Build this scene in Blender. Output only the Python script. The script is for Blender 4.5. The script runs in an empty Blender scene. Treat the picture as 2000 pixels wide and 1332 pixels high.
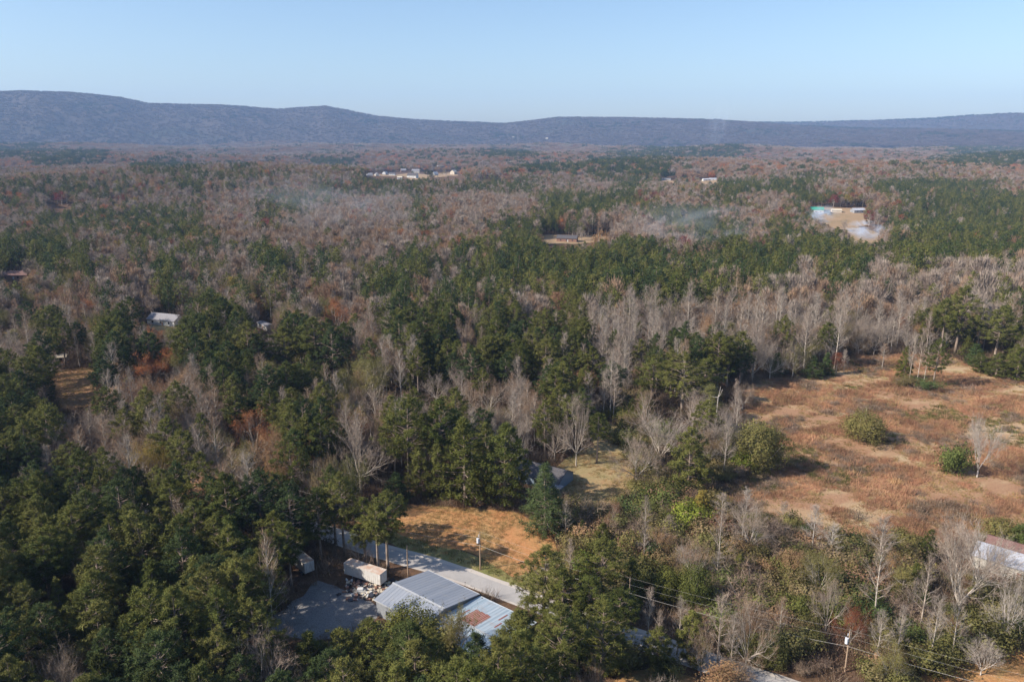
import bpy, math, random
import numpy as np
from mathutils import Vector
R = math.radians
rng = np.random.default_rng(11)
random.seed(11)
scene = bpy.context.scene
COL = scene.collection

# ---------------------------------------------------------------- camera
PITCH = R(14.8); FPX = 1500.0; CAMH = 100.0
cam_data = bpy.data.cameras.new("camera"); cam = bpy.data.objects.new("camera", cam_data)
COL.objects.link(cam); scene.camera = cam
cam.location = (0, 0, CAMH); cam.rotation_euler = (math.pi/2 - PITCH, 0, 0)
cam_data.sensor_width = 36.0; cam_data.lens = FPX/2000.0*36.0
cam_data.clip_start = 1.0; cam_data.clip_end = 40000.0

# ---------------------------------------------------------------- light
SUN_EL, SUN_AZ = R(35), R(-107)      # azimuth from +Y (away from camera), negative = left
sdir = Vector((math.sin(SUN_AZ)*math.cos(SUN_EL), math.cos(SUN_AZ)*math.cos(SUN_EL), math.sin(SUN_EL)))
sun_d = bpy.data.lights.new("sun", 'SUN'); sun_d.energy = 5.0; sun_d.angle = R(0.5); sun_d.color = (1.0, 0.91, 0.80)
sun = bpy.data.objects.new("sun", sun_d); COL.objects.link(sun)
sun.rotation_euler = sdir.to_track_quat('Z', 'Y').to_euler(); sun.location = (0, 0, 300)
world = bpy.data.worlds.new("World"); scene.world = world; world.use_nodes = True
wn = world.node_tree.nodes; wl = world.node_tree.links
sky = wn.new('ShaderNodeTexSky'); sky.sky_type = 'NISHITA'; sky.sun_disc = False
sky.sun_elevation = SUN_EL; sky.sun_rotation = SUN_AZ
sky.altitude = 300; sky.air_density = 1.0; sky.dust_density = 1.3; sky.ozone_density = 3.0
bg = wn['Background']; bg.inputs['Strength'].default_value = 0.12
wl.new(sky.outputs[0], bg.inputs['Color'])
scene.view_settings.view_transform = 'Standard'; scene.view_settings.look = 'None'
scene.view_settings.exposure = 0.6; scene.view_settings.gamma = 1.0
try: scene.view_settings.use_curve_mapping = False
except Exception: pass
scene.render.engine = 'CYCLES'
cy = scene.cycles
cy.max_bounces = 5; cy.diffuse_bounces = 1; cy.glossy_bounces = 2; cy.transmission_bounces = 3
cy.volume_bounces = 2; cy.transparent_max_bounces = 6
cy.use_denoising = True
cy.sample_clamp_indirect = 4.0

# ---------------------------------------------------------------- pixel <-> world
cP, sP = math.cos(PITCH), math.sin(PITCH)
def smooth(a, b, x):
    t = np.clip((np.asarray(x, float)-a)/(b-a), 0, 1); return t*t*(3-2*t)
def T(x, y):
    x = np.asarray(x, float); y = np.asarray(y, float)
    d = np.hypot(x, y)
    m = smooth(420, 1400, d)
    z = m*(10*np.sin(x/310+y/520+1.0)+10*np.sin(y/330-x/700+2.0)+7*np.sin(x/170-y/190))
    z = z + 24*np.exp(-((x-560)/330)**2-((y-1230)/260)**2)
    z = z + 10*np.exp(-((x+330)/380)**2-((y-1500)/240)**2)
    z = z + smooth(2600, 6500, d)*(14 + 10*np.sin(x/900+y/700) + 26*smooth(0, -3500, x) + 7*np.sin(y/420+x/600))
    return z
def ray(px, py):
    a = np.asarray(px, float)-1000; b = 666-np.asarray(py, float)
    return a, FPX*cP+b*sP, -FPX*sP+b*cP
def G(px, py, h=0.0):
    """world point whose height above ground is h, seen at photo pixel px,py"""
    a, b, c = ray(px, py); z = h
    for _ in range(12):
        t = (z-CAMH)/c; x, y = a*t, b*t; z = T(x, y)+h
    return float(x), float(y), float(z)
def proj(x, y, z):
    x = np.asarray(x, float); y = np.asarray(y, float); dz = np.asarray(z, float)-CAMH
    dep = np.maximum(y*cP-dz*sP, 1.0)
    return 1000+FPX*x/dep, 666-FPX*(y*sP+dz*cP)/dep, dep
def n2(x, y, s):
    a = x/s; b = y/s
    return (np.sin(a*1.7+b*.6+1)+np.sin(b*1.9-a*.8+2.2)+.6*np.sin(a*3.7+2.3*b)+.5*np.sin(-a*4.9+4.1*b+1)+.4*np.sin(8.3*a+1.3*b)+.35*np.sin(9.1*b-3*a))/2.5
def inpoly(px, py, poly):
    px = np.asarray(px, float); py = np.asarray(py, float)
    r = np.zeros(px.shape, bool); n = len(poly)
    for i in range(n):
        x1, y1 = poly[i]; x2, y2 = poly[(i+1) % n]
        if y1 == y2: continue
        c = ((y1 > py) != (y2 > py)) & (px < (x2-x1)*(py-y1)/(y2-y1)+x1)
        r ^= c
    return r

# ---------------------------------------------------------------- materials
def newmat(name):
    m = bpy.data.materials.new(name); m.use_nodes = True
    n = m.node_tree.nodes; n.clear()
    return m, n, m.node_tree.links
def ramp(n, stops, interp='LINEAR'):
    r = n.new('ShaderNodeValToRGB'); r.color_ramp.interpolation = interp
    e = r.color_ramp.elements
    while len(e) < len(stops): e.new(0.5)
    for k, (p, c) in enumerate(stops): e[k].position = p; e[k].color = (*c, 1)
    return r
def foliage(name, cols, trans=0.25, scale=0.35, spec=0.15, rough=0.7):
    """cols: colour range picked per tree (instance random) then shifted by world noise"""
    m, n, l = newmat(name)
    oi = n.new('ShaderNodeObjectInfo'); geo = n.new('ShaderNodeNewGeometry')
    st = [(i/(len(cols)-1) if len(cols) > 1 else 0, c) for i, c in enumerate(cols)]
    rp = ramp(n, st); l.new(oi.outputs['Random'], rp.inputs[0])
    no = n.new('ShaderNodeTexNoise'); no.inputs['Scale'].default_value = scale; no.inputs['Detail'].default_value = 3
    l.new(geo.outputs['Position'], no.inputs['Vector'])
    mr = n.new('ShaderNodeMapRange'); mr.inputs[1].default_value = .3; mr.inputs[2].default_value = .7
    mr.inputs[3].default_value = .62; mr.inputs[4].default_value = 1.4
    l.new(no.outputs['Fac'], mr.inputs[0])
    hs = n.new('ShaderNodeHueSaturation'); l.new(mr.outputs[0], hs.inputs['Value']); l.new(rp.outputs[0], hs.inputs['Color'])
    # leaf to leaf change
    mr2 = n.new('ShaderNodeMapRange'); mr2.inputs[3].default_value = .485; mr2.inputs[4].default_value = .515
    l.new(geo.outputs['Random Per Island'], mr2.inputs[0]); l.new(mr2.outputs[0], hs.inputs['Hue'])
    b = n.new('ShaderNodeBsdfPrincipled'); b.inputs['Roughness'].default_value = rough
    b.inputs['Specular IOR Level'].default_value = spec
    l.new(hs.outputs[0], b.inputs['Base Color'])
    out = n.new('ShaderNodeOutputMaterial')
    if trans > 0:
        t = n.new('ShaderNodeBsdfTranslucent'); mx = n.new('ShaderNodeMixShader'); mx.inputs[0].default_value = trans
        l.new(hs.outputs[0], t.inputs['Color']); l.new(b.outputs[0], mx.inputs[1]); l.new(t.outputs[0], mx.inputs[2])
        l.new(mx.outputs[0], out.inputs[0])
    else: l.new(b.outputs[0], out.inputs[0])
    return m
def ground_mat(name, stops, scale=0.1, detail=8, stops2=None, scale2=1.5, fac2=0.5, bump=0.6, bdist=0.4, dist=1.0, stretch=(1, 1, 1)):
    m, n, l = newmat(name)
    geo = n.new('ShaderNodeNewGeometry'); mp = n.new('ShaderNodeMapping'); mp.inputs['Scale'].default_value = stretch
    l.new(geo.outputs['Position'], mp.inputs['Vector'])
    a = n.new('ShaderNodeTexNoise'); a.inputs['Scale'].default_value = scale; a.inputs['Detail'].default_value = detail
    a.inputs['Roughness'].default_value = .62; a.inputs['Distortion'].default_value = dist
    l.new(mp.outputs[0], a.inputs['Vector'])
    r1 = ramp(n, stops); l.new(a.outputs['Fac'], r1.inputs[0]); col = r1.outputs[0]
    c = n.new('ShaderNodeTexNoise'); c.inputs['Scale'].default_value = scale2; c.inputs['Detail'].default_value = 6
    c.inputs['Roughness'].default_value = .7
    l.new(geo.outputs['Position'], c.inputs['Vector'])
    if stops2:
        r2 = ramp(n, stops2); l.new(c.outputs['Fac'], r2.inputs[0])
        mx = n.new('ShaderNodeMix'); mx.data_type = 'RGBA'; mx.blend_type = 'MIX'; mx.inputs[0].default_value = fac2
        l.new(col, mx.inputs[6]); l.new(r2.outputs[0], mx.inputs[7]); col = mx.outputs[2]
    b = n.new('ShaderNodeBsdfPrincipled'); b.inputs['Roughness'].default_value = .95; b.inputs['Specular IOR Level'].default_value = .1
    l.new(col, b.inputs['Base Color'])
    bp = n.new('ShaderNodeBump'); bp.inputs['Strength'].default_value = bump; bp.inputs['Distance'].default_value = bdist
    l.new(c.outputs['Fac'], bp.inputs['Height']); l.new(bp.outputs[0], b.inputs['Normal'])
    o = n.new('ShaderNodeOutputMaterial'); l.new(b.outputs[0], o.inputs[0])
    return m
def plain(name, c, c2=None, rough=.7, metal=0.0, scale=1.5, spec=.3, lo=.4, hi=.65):
    m, n, l = newmat(name)
    b = n.new('ShaderNodeBsdfPrincipled'); b.inputs['Roughness'].default_value = rough
    b.inputs['Metallic'].default_value = metal; b.inputs['Specular IOR Level'].default_value = spec
    if c2 is None: c2 = tuple(v*.75 for v in c)
    tc = n.new('ShaderNodeTexCoord'); a = n.new('ShaderNodeTexNoise'); a.inputs['Scale'].default_value = scale
    a.inputs['Detail'].default_value = 6; a.inputs['Roughness'].default_value = .65
    l.new(tc.outputs['Object'], a.inputs['Vector'])
    r = ramp(n, [(lo, c), (hi, c2)]); l.new(a.outputs['Fac'], r.inputs[0]); l.new(r.outputs[0], b.inputs['Base Color'])
    o = n.new('ShaderNodeOutputMaterial'); l.new(b.outputs[0], o.inputs[0]); return m

M = {}
M['pine'] = foliage('pine_needles', [(.070, .084, .018), (.095, .104, .022), (.125, .125, .026), (.074, .092, .025)], .15, .3)
M['pine_olive'] = foliage('pine_needles_olive', [(.122, .128, .030), (.155, .148, .038)], .15, .3)
M['pine_dark'] = foliage('pine_needles_dark', [(.045, .066, .022), (.060, .082, .024)], .15, .3)
M['cedar'] = foliage('cedar_needles', [(.07, .10, .03), (.12, .14, .035), (.06, .09, .03)], .15, .5)
M['fir'] = foliage('fir_needles', [(.068, .095, .034), (.085, .11, .036)], .15, .5)
M['bark'] = foliage('pine_bark', [(.22, .165, .13), (.32, .25, .20)], 0, 1.2)
M['palebark'] = foliage('pale_bark', [(.34, .29, .24), (.46, .40, .33), (.38, .31, .25)], 0, 1.0)
M['whitebark'] = foliage('white_bark', [(.42, .37, .32), (.48, .43, .37)], 0, 1.0)
M['twig'] = foliage('twigs_grey', [(.30, .24, .195), (.36, .295, .24), (.25, .19, .15), (.33, .255, .195)], .1, .3)
M['twig_brown'] = foliage('twigs_brown', [(.30, .19, .12), (.32, .215, .14), (.25, .165, .11)], .1, .3)
M['twig_white'] = foliage('twigs_pale', [(.36, .30, .25), (.40, .34, .285)], .1, .3)
M['leaf_tan'] = foliage('leaves_tan', [(.30, .175, .085), (.36, .22, .11), (.28, .15, .08), (.26, .18, .10)], .3, .4)
M['leaf_orange'] = foliage('leaves_orange', [(.42, .16, .06), (.38, .17, .075)], .3, .4)
M['leaf_rust'] = foliage('leaves_rust', [(.27, .085, .04), (.22, .08, .04)], .3, .4)
M['leaf_red'] = foliage('leaves_red', [(.22, .05, .04), (.18, .05, .035)], .3, .4)
M['leaf_yellow'] = foliage('leaves_yellow', [(.30, .22, .05), (.24, .20, .05)], .3, .4)
M['leaf_olive'] = foliage('leaves_olive', [(.17, .155, .05), (.21, .18, .06), (.15, .15, .05)], .3, .4)
M['leaf_mix'] = foliage('leaves_mixed', [(.29, .15, .09), (.26, .17, .10), (.19, .15, .065), (.30, .19, .10), (.22, .125, .085)], .3, .25)
M['leaf_bright'] = foliage('leaves_bright', [(.16, .23, .03), (.24, .27, .04)], .3, .4)
M['bush'] = foliage('bush_leaves', [(.10, .11, .03), (.17, .145, .05), (.22, .16, .085), (.15, .16, .04), (.20, .155, .06), (.12, .135, .03)], .25, .3)
M['bush_brown'] = foliage('bush_twigs', [(.24, .17, .12), (.20, .15, .10), (.28, .20, .15)], .1, .4)
M['weed'] = foliage('weed_stems', [(.44, .225, .125), (.35, .19, .115), (.50, .29, .165), (.31, .20, .115), (.46, .24, .135), (.37, .28, .13)], .25, .06)
M['grass'] = foliage('grass_blades', [(.30, .20, .08), (.22, .20, .07), (.42, .24, .11), (.28, .24, .09)], .3, .08)
M['under'] = foliage('undergrowth_twigs', [(.13, .078, .05), (.17, .115, .075), (.09, .06, .04), (.07, .07, .028)], .2, .1)  # twig colours lowered so the shade between the trunks looks deeper
M['floor'] = ground_mat('forest_floor', [(.3, (.10, .058, .035)), (.5, (.13, .082, .048)), (.7, (.07, .052, .028))], .08, 6,
                        [(.3, (.045, .03, .02)), (.7, (.24, .13, .08))], 1.0, .45)  # floor colour darkened to deepen the shadows under the trees
M['field'] = ground_mat('field_soil', [(.30, (.32, .18, .11)), (.44, (.38, .22, .13)), (.53, (.45, .31, .18)), (.60, (.56, .44, .27)), (.68, (.42, .36, .17)), (.76, (.30, .23, .10))],
                        .028, 5, [(.35, (.20, .10, .06)), (.65, (.48, .29, .16))], 1.6, .35, .8, .5, 1.6, (1, 1.5, 1))
M['slope'] = ground_mat('slope_grass', [(.32, (.30, .22, .09)), (.46, (.50, .25, .10)), (.62, (.56, .20, .075))], .06, 5,
                        [(.35, (.18, .15, .06)), (.65, (.55, .33, .17))], 1.4, .42, .7, .4)
M['verge'] = ground_mat('verge_grass', [(.35, (.16, .18, .05)), (.55, (.30, .24, .10)), (.7, (.22, .22, .06))], .12, 6,
                        [(.35, (.10, .11, .04)), (.65, (.36, .29, .14))], 1.8, .42, .7, .3)
M['yard'] = ground_mat('yard_grass', [(.35, (.22, .19, .08)), (.5, (.32, .25, .12)), (.65, (.38, .21, .10))], .1, 5,
                       [(.35, (.16, .13, .06)), (.65, (.5, .36, .2))], 1.5, .4)
M['pasture'] = ground_mat('pasture_grass', [(.35, (.36, .19, .10)), (.6, (.42, .25, .13))], .12, 5,
                          [(.35, (.18, .11, .06)), (.65, (.5, .30, .17))], 1.0, .4, .8, .5)
M['clearing'] = ground_mat('clearing_grass', [(.35, (.26, .19, .10)), (.6, (.38, .25, .15))], .03, 4,
                           [(.35, (.20, .14, .08)), (.65, (.42, .30, .18))], .5, .4)
M['gravel'] = ground_mat('lot_gravel', [(.38, (.11, .11, .12)), (.52, (.17, .165, .16)), (.66, (.09, .07, .055))], .16, 8,
                         [(.35, (.12, .115, .11)), (.65, (.50, .48, .46))], 3.5, .35, .4, .1)  # gravel darker than its own tone: tree shade put into the colour
M['asphalt'] = ground_mat('road_asphalt', [(.35, (.33, .31, .29)), (.6, (.40, .375, .35))], .3, 6,
                          [(.3, (.26, .25, .24)), (.7, (.46, .43, .41))], 6.0, .3, .15, .03)
M['apron'] = ground_mat('road_edge_gravel', [(.35, (.46, .41, .36)), (.6, (.52, .47, .41))], .3, 6,
                        [(.3, (.34, .30, .26)), (.7, (.58, .52, .46))], 4.0, .4, .3, .05)
M['ridge'] = ground_mat('ridge_forest', [(.38, (.035, .042, .025)), (.46, (.065, .05, .042)), (.6, (.08, .06, .05)), (.7, (.06, .048, .038))], .0016, 8,
                        [(.4, (.04, .033, .028)), (.6, (.09, .07, .058))], .035, .5, .3, 5.0)
M['ridge_tree'] = foliage('ridge_woods', [(.135, .098, .082), (.15, .108, .09), (.125, .092, .075)], .1, .01)
M['ridge_pine'] = foliage('ridge_pines', [(.05, .062, .032), (.065, .075, .038)], .1, .01)
M['wood'] = plain('pole_wood', (.33, .23, .15), (.42, .31, .22), .85)
M['white'] = plain('white_paint', (.62, .62, .60), (.52, .51, .49), .55)
M['cream'] = plain('cream_paint', (.62, .58, .50), (.5, .46, .40), .6)
M['fadedpink'] = plain('faded_pink_metal', (.55, .36, .31), (.42, .22, .17), .6)
M['trimgrey'] = plain('trim_grey', (.46, .47, .48), (.38, .39, .40), .5)
M['greymetal'] = plain('grey_metal', (.34, .36, .38), (.28, .29, .31), .45, .2)
M['dark'] = plain('dark_glass', (.03, .035, .045), (.05, .05, .06), .25, 0, 1, .5)
M['steel'] = plain('wire_steel', (.50, .47, .42), (.42, .39, .35), .5)
M['transformer'] = plain('transformer_paint', (.75, .76, .78), (.65, .66, .68), .4)
M['porcelain'] = plain('insulator', (.25, .20, .18), None, .3)
M['darkroof'] = plain('dark_shingles', (.07, .065, .07), (.12, .11, .11), .8, 0, 2)
M['greyroof'] = plain('grey_shingles', (.27, .26, .27), (.20, .19, .20), .8, 0, 2)
M['brownroof'] = plain('brown_roof', (.16, .085, .07), (.22, .13, .11), .8, 0, 1)
M['paleroof'] = plain('pale_roof', (.46, .47, .50), (.36, .37, .41), .5, 0, .5)
M['tanroof'] = plain('tan_roof', (.60, .52, .40), (.5, .43, .33), .7, 0, .6)
M['greenroof'] = plain('green_roof', (.03, .30, .20), (.04, .24, .17), .5, 0, .6)
M['bluewall'] = plain('blue_wall', (.19, .24, .29), (.15, .20, .25), .6)
M['brick'] = plain('brick_wall', (.26, .14, .10), (.32, .19, .14), .8, 0, 4)
M['redcar'] = plain('red_paint', (.35, .03, .03), None, .3)
M['bluecar'] = plain('blue_paint', (.08, .22, .38), None, .3)
M['silver'] = plain('silver_paint', (.55, .56, .58), None, .3)
M['tyre'] = plain('tyre_rubber', (.02, .02, .02), None, .8)

def metal_roof(name, c1, c2, pitch_m, streak, axis=0):
    """ribbed sheet metal: tone changes sheet by sheet and weather streaks down the slope"""
    m, n, l = newmat(name)
    tc = n.new('ShaderNodeTexCoord'); sp = n.new('ShaderNodeSeparateXYZ'); l.new(tc.outputs['Object'], sp.inputs[0])
    mp = n.new('ShaderNodeMapping'); mp.inputs['Scale'].default_value = (1/pitch_m, .04, .04)
    l.new(tc.outputs['Object'], mp.inputs[0])
    a = n.new('ShaderNodeTexNoise'); a.inputs['Scale'].default_value = 1.0; a.inputs['Detail'].default_value = 2
    l.new(mp.outputs[0], a.inputs['Vector'])
    b2 = n.new('ShaderNodeTexNoise'); b2.inputs['Scale'].default_value = .5; b2.inputs['Detail'].default_value = 6
    l.new(tc.outputs['Object'], b2.inputs['Vector'])
    r = ramp(n, [(.38, c1), (.62, c2)]); l.new(a.outputs['Fac'], r.inputs[0])
    r2 = ramp(n, [(.55, (0, 0, 0)), (.75, (1, 1, 1))]); l.new(b2.outputs['Fac'], r2.inputs[0])
    mu = n.new('ShaderNodeMath'); mu.operation = 'MULTIPLY'; mu.inputs[1].default_value = .55; l.new(r2.outputs[0], mu.inputs[0])
    mx = n.new('ShaderNodeMix'); mx.data_type = 'RGBA'; l.new(mu.outputs[0], mx.inputs[0])
    l.new(r.outputs[0], mx.inputs[6]); mx.inputs[7].default_value = (*streak, 1)
    b = n.new('ShaderNodeBsdfPrincipled'); b.inputs['Metallic'].default_value = .25; b.inputs['Roughness'].default_value = .5
    l.new(mx.outputs[2], b.inputs['Base Color'])
    o = n.new('ShaderNodeOutputMaterial'); l.new(b.outputs[0], o.inputs[0]); return m
M['shed_roof'] = metal_roof('shed_roof_metal', (.36, .38, .415), (.30, .325, .365), .9, (.40, .39, .38))
M['low_roof'] = metal_roof('low_roof_metal', (.42, .51, .56), (.56, .62, .65), .8, (.46, .38, .33))
M['rust_roof'] = metal_roof('rusted_sheets', (.36, .09, .055), (.45, .20, .14), .5, (.30, .07, .04))
M['trailer_roof'] = plain('trailer_rusty_roof', (.50, .33, .24), (.60, .55, .48), .8, 0, .9)
M['trailer_side'] = plain('trailer_white_side', (.62, .60, .56), (.40, .35, .29), .6, 0, .8, .3, .5, .75)

# ---------------------------------------------------------------- object helpers
def tag(o, label=None, cat=None, group=None, kind=None):
    if label: o['label'] = label
    if cat: o['category'] = cat
    if group: o['group'] = group
    if kind: o['kind'] = kind
    return o
def link_mesh(name, me, mat=None, parent=None, link=True):
    o = bpy.data.objects.new(name, me)
    if link: COL.objects.link(o)
    if mat is not None and not me.materials: me.materials.append(mat)
    if parent: o.parent = parent
    return o
def empty(name, loc, rz=0):
    o = bpy.data.objects.new(name, None); COL.objects.link(o)
    o.empty_display_size = .5; o.location = loc; o.rotation_euler = (0, 0, rz); return o
class MB:
    def __init__(s): s.v = []; s.f = []; s.mi = []; s.cur = 0
    def add(s, vs, fs):
        k = len(s.v); s.v.extend(vs); s.f.extend([tuple(i+k for i in f) for f in fs]); s.mi.extend([s.cur]*len(fs))
    def box(s, x0, x1, y0, y1, z0, z1):
        s.add([(x0, y0, z0), (x1, y0, z0), (x1, y1, z0), (x0, y1, z0), (x0, y0, z1), (x1, y0, z1), (x1, y1, z1), (x0, y1, z1)],
              [(0, 3, 2, 1), (4, 5, 6, 7), (0, 1, 5, 4), (1, 2, 6, 5), (2, 3, 7, 6), (3, 0, 4, 7)])
    def tube(s, pts, rads, n=6, cap=True):
        pts = [Vector(p) for p in pts]; rings = []; k0 = len(s.v)
        for i, p in enumerate(pts):
            d = (pts[min(i+1, len(pts)-1)]-pts[max(i-1, 0)])
            d = d.normalized() if d.length > 1e-9 else Vector((0, 0, 1))
            a = d.cross(Vector((0, 0, 1)) if abs(d.z) < .95 else Vector((1, 0, 0))).normalized(); b = d.cross(a)
            r = rads[i]
            for j in range(n):
                t = 2*math.pi*j/n; q = p+a*(math.cos(t)*r)+b*(math.sin(t)*r); s.v.append((q.x, q.y, q.z))
        for i in range(len(pts)-1):
            for j in range(n):
                A = k0+i*n+j; B = k0+i*n+(j+1) % n
                s.f.append((A, B, B+n, A+n)); s.mi.append(s.cur)
        if cap:
            s.f.append(tuple(k0+j for j in range(n))[::-1]); s.mi.append(s.cur)
            e = k0+(len(pts)-1)*n; s.f.append(tuple(e+j for j in range(n))); s.mi.append(s.cur)
    def cyl(s, x, y, z0, z1, r, n=12): s.tube([(x, y, z0), (x, y, z1)], [r, r], n)
    def mesh(s, name):
        me = bpy.data.meshes.new(name); me.from_pydata(s.v, [], s.f); me.update(); return me
    def build(s, name, mat, parent=None):
        return link_mesh(name, s.mesh(name), mat, parent)
def tri_mesh(name, P, base=None, mats=None, smooth_=False):
    """P: (N,3,3) triangle soup; base: optional MB whose faces use material slot 1"""
    V = P.reshape(-1, 3); nt = len(P)
    bv = np.array(base.v, float).reshape(-1, 3) if base and base.v else np.zeros((0, 3))
    me = bpy.data.meshes.new(name)
    me.vertices.add(len(V)+len(bv)); me.vertices.foreach_set('co', np.vstack([V, bv]).ravel())
    idx = list(np.arange(nt*3)); starts = list(np.arange(nt)*3); mi = [0]*nt
    if base:
        for f in base.f:
            starts.append(len(idx)); idx.extend([i+len(V) for i in f]); mi.append(1)
    me.loops.add(len(idx)); me.loops.foreach_set('vertex_index', np.array(idx, 'i'))
    me.polygons.add(len(starts)); me.polygons.foreach_set('loop_start', np.array(starts, 'i'))
    me.update(calc_edges=True)
    for m in (mats or []): me.materials.append(m)
    if base: me.polygons.foreach_set('material_index', np.array(mi, 'i'))
    me.validate(); return me
def unit(v): return v/np.maximum(np.linalg.norm(v, axis=-1, keepdims=True), 1e-9)
def outward(o, C0):
    """direction from the crown's heart to each leaf: leaves lie along the crown's surface"""
    m = C0.mean(0); e = C0.std(0)+.3
    return unit((o-m)/e)
def needles(C, rad, n, length, width, up=.35):
    """n thin triangles bursting out of each clump centre C (k,3)"""
    C0 = C; k = len(C); C = np.repeat(C, n, 0); N = len(C)
    d = rng.normal(size=(N, 3)); d[:, 2] += up; d = unit(d)
    L = length*rng.uniform(.6, 1.3, (N, 1)); o = C+d*rad*rng.uniform(.1, .8, (N, 1))
    nn = unit(outward(o, C0)+.8*d+rng.normal(size=(N, 3))*.45); d = unit(d+.5*rng.normal(size=(N, 3)))
    s = unit(np.cross(d, nn))*width*rng.uniform(.6, 1.3, (N, 1))
    return np.stack([o-s, o+s, o+d*L], 1)
def flakes(C, spread, n, size, flat=.0):
    """small leaf triangles strewn round the points C"""
    C0 = C; C = np.repeat(C, n, 0); N = len(C); q = rng.normal(size=(N, 3))
    o = C+q*spread; nn = unit(outward(o, C0)+.45*unit(q)+rng.normal(size=(N, 3))*.4)
    a = unit(np.cross(nn, rng.normal(size=(N, 3)))); b = np.cross(nn, a)
    s = size*rng.uniform(.6, 1.4, (N, 1))
    return np.stack([o-a*s*.5, o+a*s*.5, o+b*s*.9], 1)

# ---------------------------------------------------------------- tree shapes
def pine_shape(h, r, crown0, nl, tufts, nn, nlen, nwid, round_=.5, trunk_n=7, ragged=.25, seed=0):
    g = np.random.default_rng(seed); tr = MB()
    ph = g.uniform(0, 6); bend = g.uniform(-.02, .02, 2)*h
    def axis(t): return np.array([bend[0]*math.sin(t*2.5+ph), bend[1]*math.cos(t*2.1+ph), t*h])
    ts = [0, .1, .25, .45, .65, .82, .97]
    r0 = h*.0125+.06
    tr.tube([axis(t)-[0, 0, .3 if t == 0 else 0] for t in ts], [r0*1.25, r0*1.0, r0*.85, r0*.68, r0*.48, r0*.28, .04], trunk_n)
    C = []; az = g.uniform(0, 6); l1, l2, l3 = g.uniform(0, 6, 3)
    for i in range(nl):
        q = min(.99, (i+g.uniform(0, .9))/nl); az += 2.4+g.uniform(-.5, .5)
        if round_ > .6: prof = max(.10, math.sin(math.pi*(q*.80+.18)))**.75      # domed crown
        else: prof = (1-q)**(1.0-.75*round_)*(.62+.38*min(1, q*4+.3))+.04
        lobe = 1+ragged*(.9*math.sin(2*az+l1+3*q)+.7*math.sin(3*az-l2+6*q)*.8+.6*math.sin(7*q+l3))
        L = r*prof*lobe*g.uniform(.82, 1.08)
        t = crown0+(1-crown0)*q
        tip = axis(min(t, .995))+np.array([math.cos(az)*L, math.sin(az)*L, g.normal()*.25])
        rise = L*(.15+.55*q) if round_ > .6 else L*(-.05+.4*q)
        p0 = axis(max(.05, t-rise/h)); p1 = p0+(tip-p0)*.55+np.array([0, 0, -.04*L])
        if L > .9: tr.tube([p0, p1, tip], [max(.035, L*.022), max(.025, L*.014), .012], 3, False)
        m = max(2, int(tufts*L/r+1.5))
        for k in range(m):
            s = 1.02-.62*(k*(k/m)**.25+g.uniform(0, .8))/m
            C.append(p0+(tip-p0)*s+g.normal(size=3)*np.array([.42, .42, .24])*(.4+L*.13))
    for k in range(5): C.append(axis(.95+.012*k)+g.normal(size=3)*.3)
    return tr, needles(np.array(C), .8*nlen*1.2, nn, nlen, nwid)
def grow(tr, tw, g, p, d, L, rad, lvl, maxl, spread, nch, upb, twn, twl, ends):
    n = 3 if lvl < 2 else 2; pts = [p]; q = p.copy(); dd = d.copy()
    for i in range(n):
        dd = dd+g.normal(size=3)*.13; dd[2] += upb*.1; dd = dd/np.linalg.norm(dd)
        q = q+dd*L/n; pts.append(q)
    rr = [rad*(1-.55*i/n) for i in range(n+1)]
    tr[0 if lvl <= maxl-2 else 1].tube(pts, rr, 6 if lvl == 0 else (4 if lvl == 1 else 3), False)
    if lvl >= maxl:
        for i in range(twn):
            s = g.uniform(.15, 1.0); b = pts[0]+(pts[-1]-pts[0])*s
            e = dd*.8+g.normal(size=3)*.62; e[2] += .25; e = e/np.linalg.norm(e)
            l = twl*g.uniform(.5, 1.25); w = np.cross(e, g.normal(size=3)); w = w/np.linalg.norm(w)*g.uniform(.011, .021)
            tw.append((b-w, b+w, b+e*l)); ends.append(b+e*l*.8)
        return
    for i in range(nch[lvl]):
        s = (.3 if lvl else .42)+(.7 if lvl else .58)*(i+g.uniform(.2, 1))/nch[lvl]; s = min(s, 1)
        k = s*n; i0 = min(int(k), n-1); b = pts[i0]+(pts[i0+1]-pts[i0])*(k-i0)
        ax = g.normal(size=3); ax -= ax.dot(dd)*dd; ax = ax/np.linalg.norm(ax)
        sp = spread[lvl]*g.uniform(.7, 1.25)*(1-.35*s if lvl == 0 else 1)
        e = dd*math.cos(sp)+ax*math.sin(sp); e[2] += .12; e = e/np.linalg.norm(e)
        grow(tr, tw, g, b, e, L*g.uniform(.50, .72)*(1.15 if lvl == 0 else 1), rr[i0]*.52, lvl+1, maxl, spread, nch, upb, twn, twl, ends)
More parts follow.
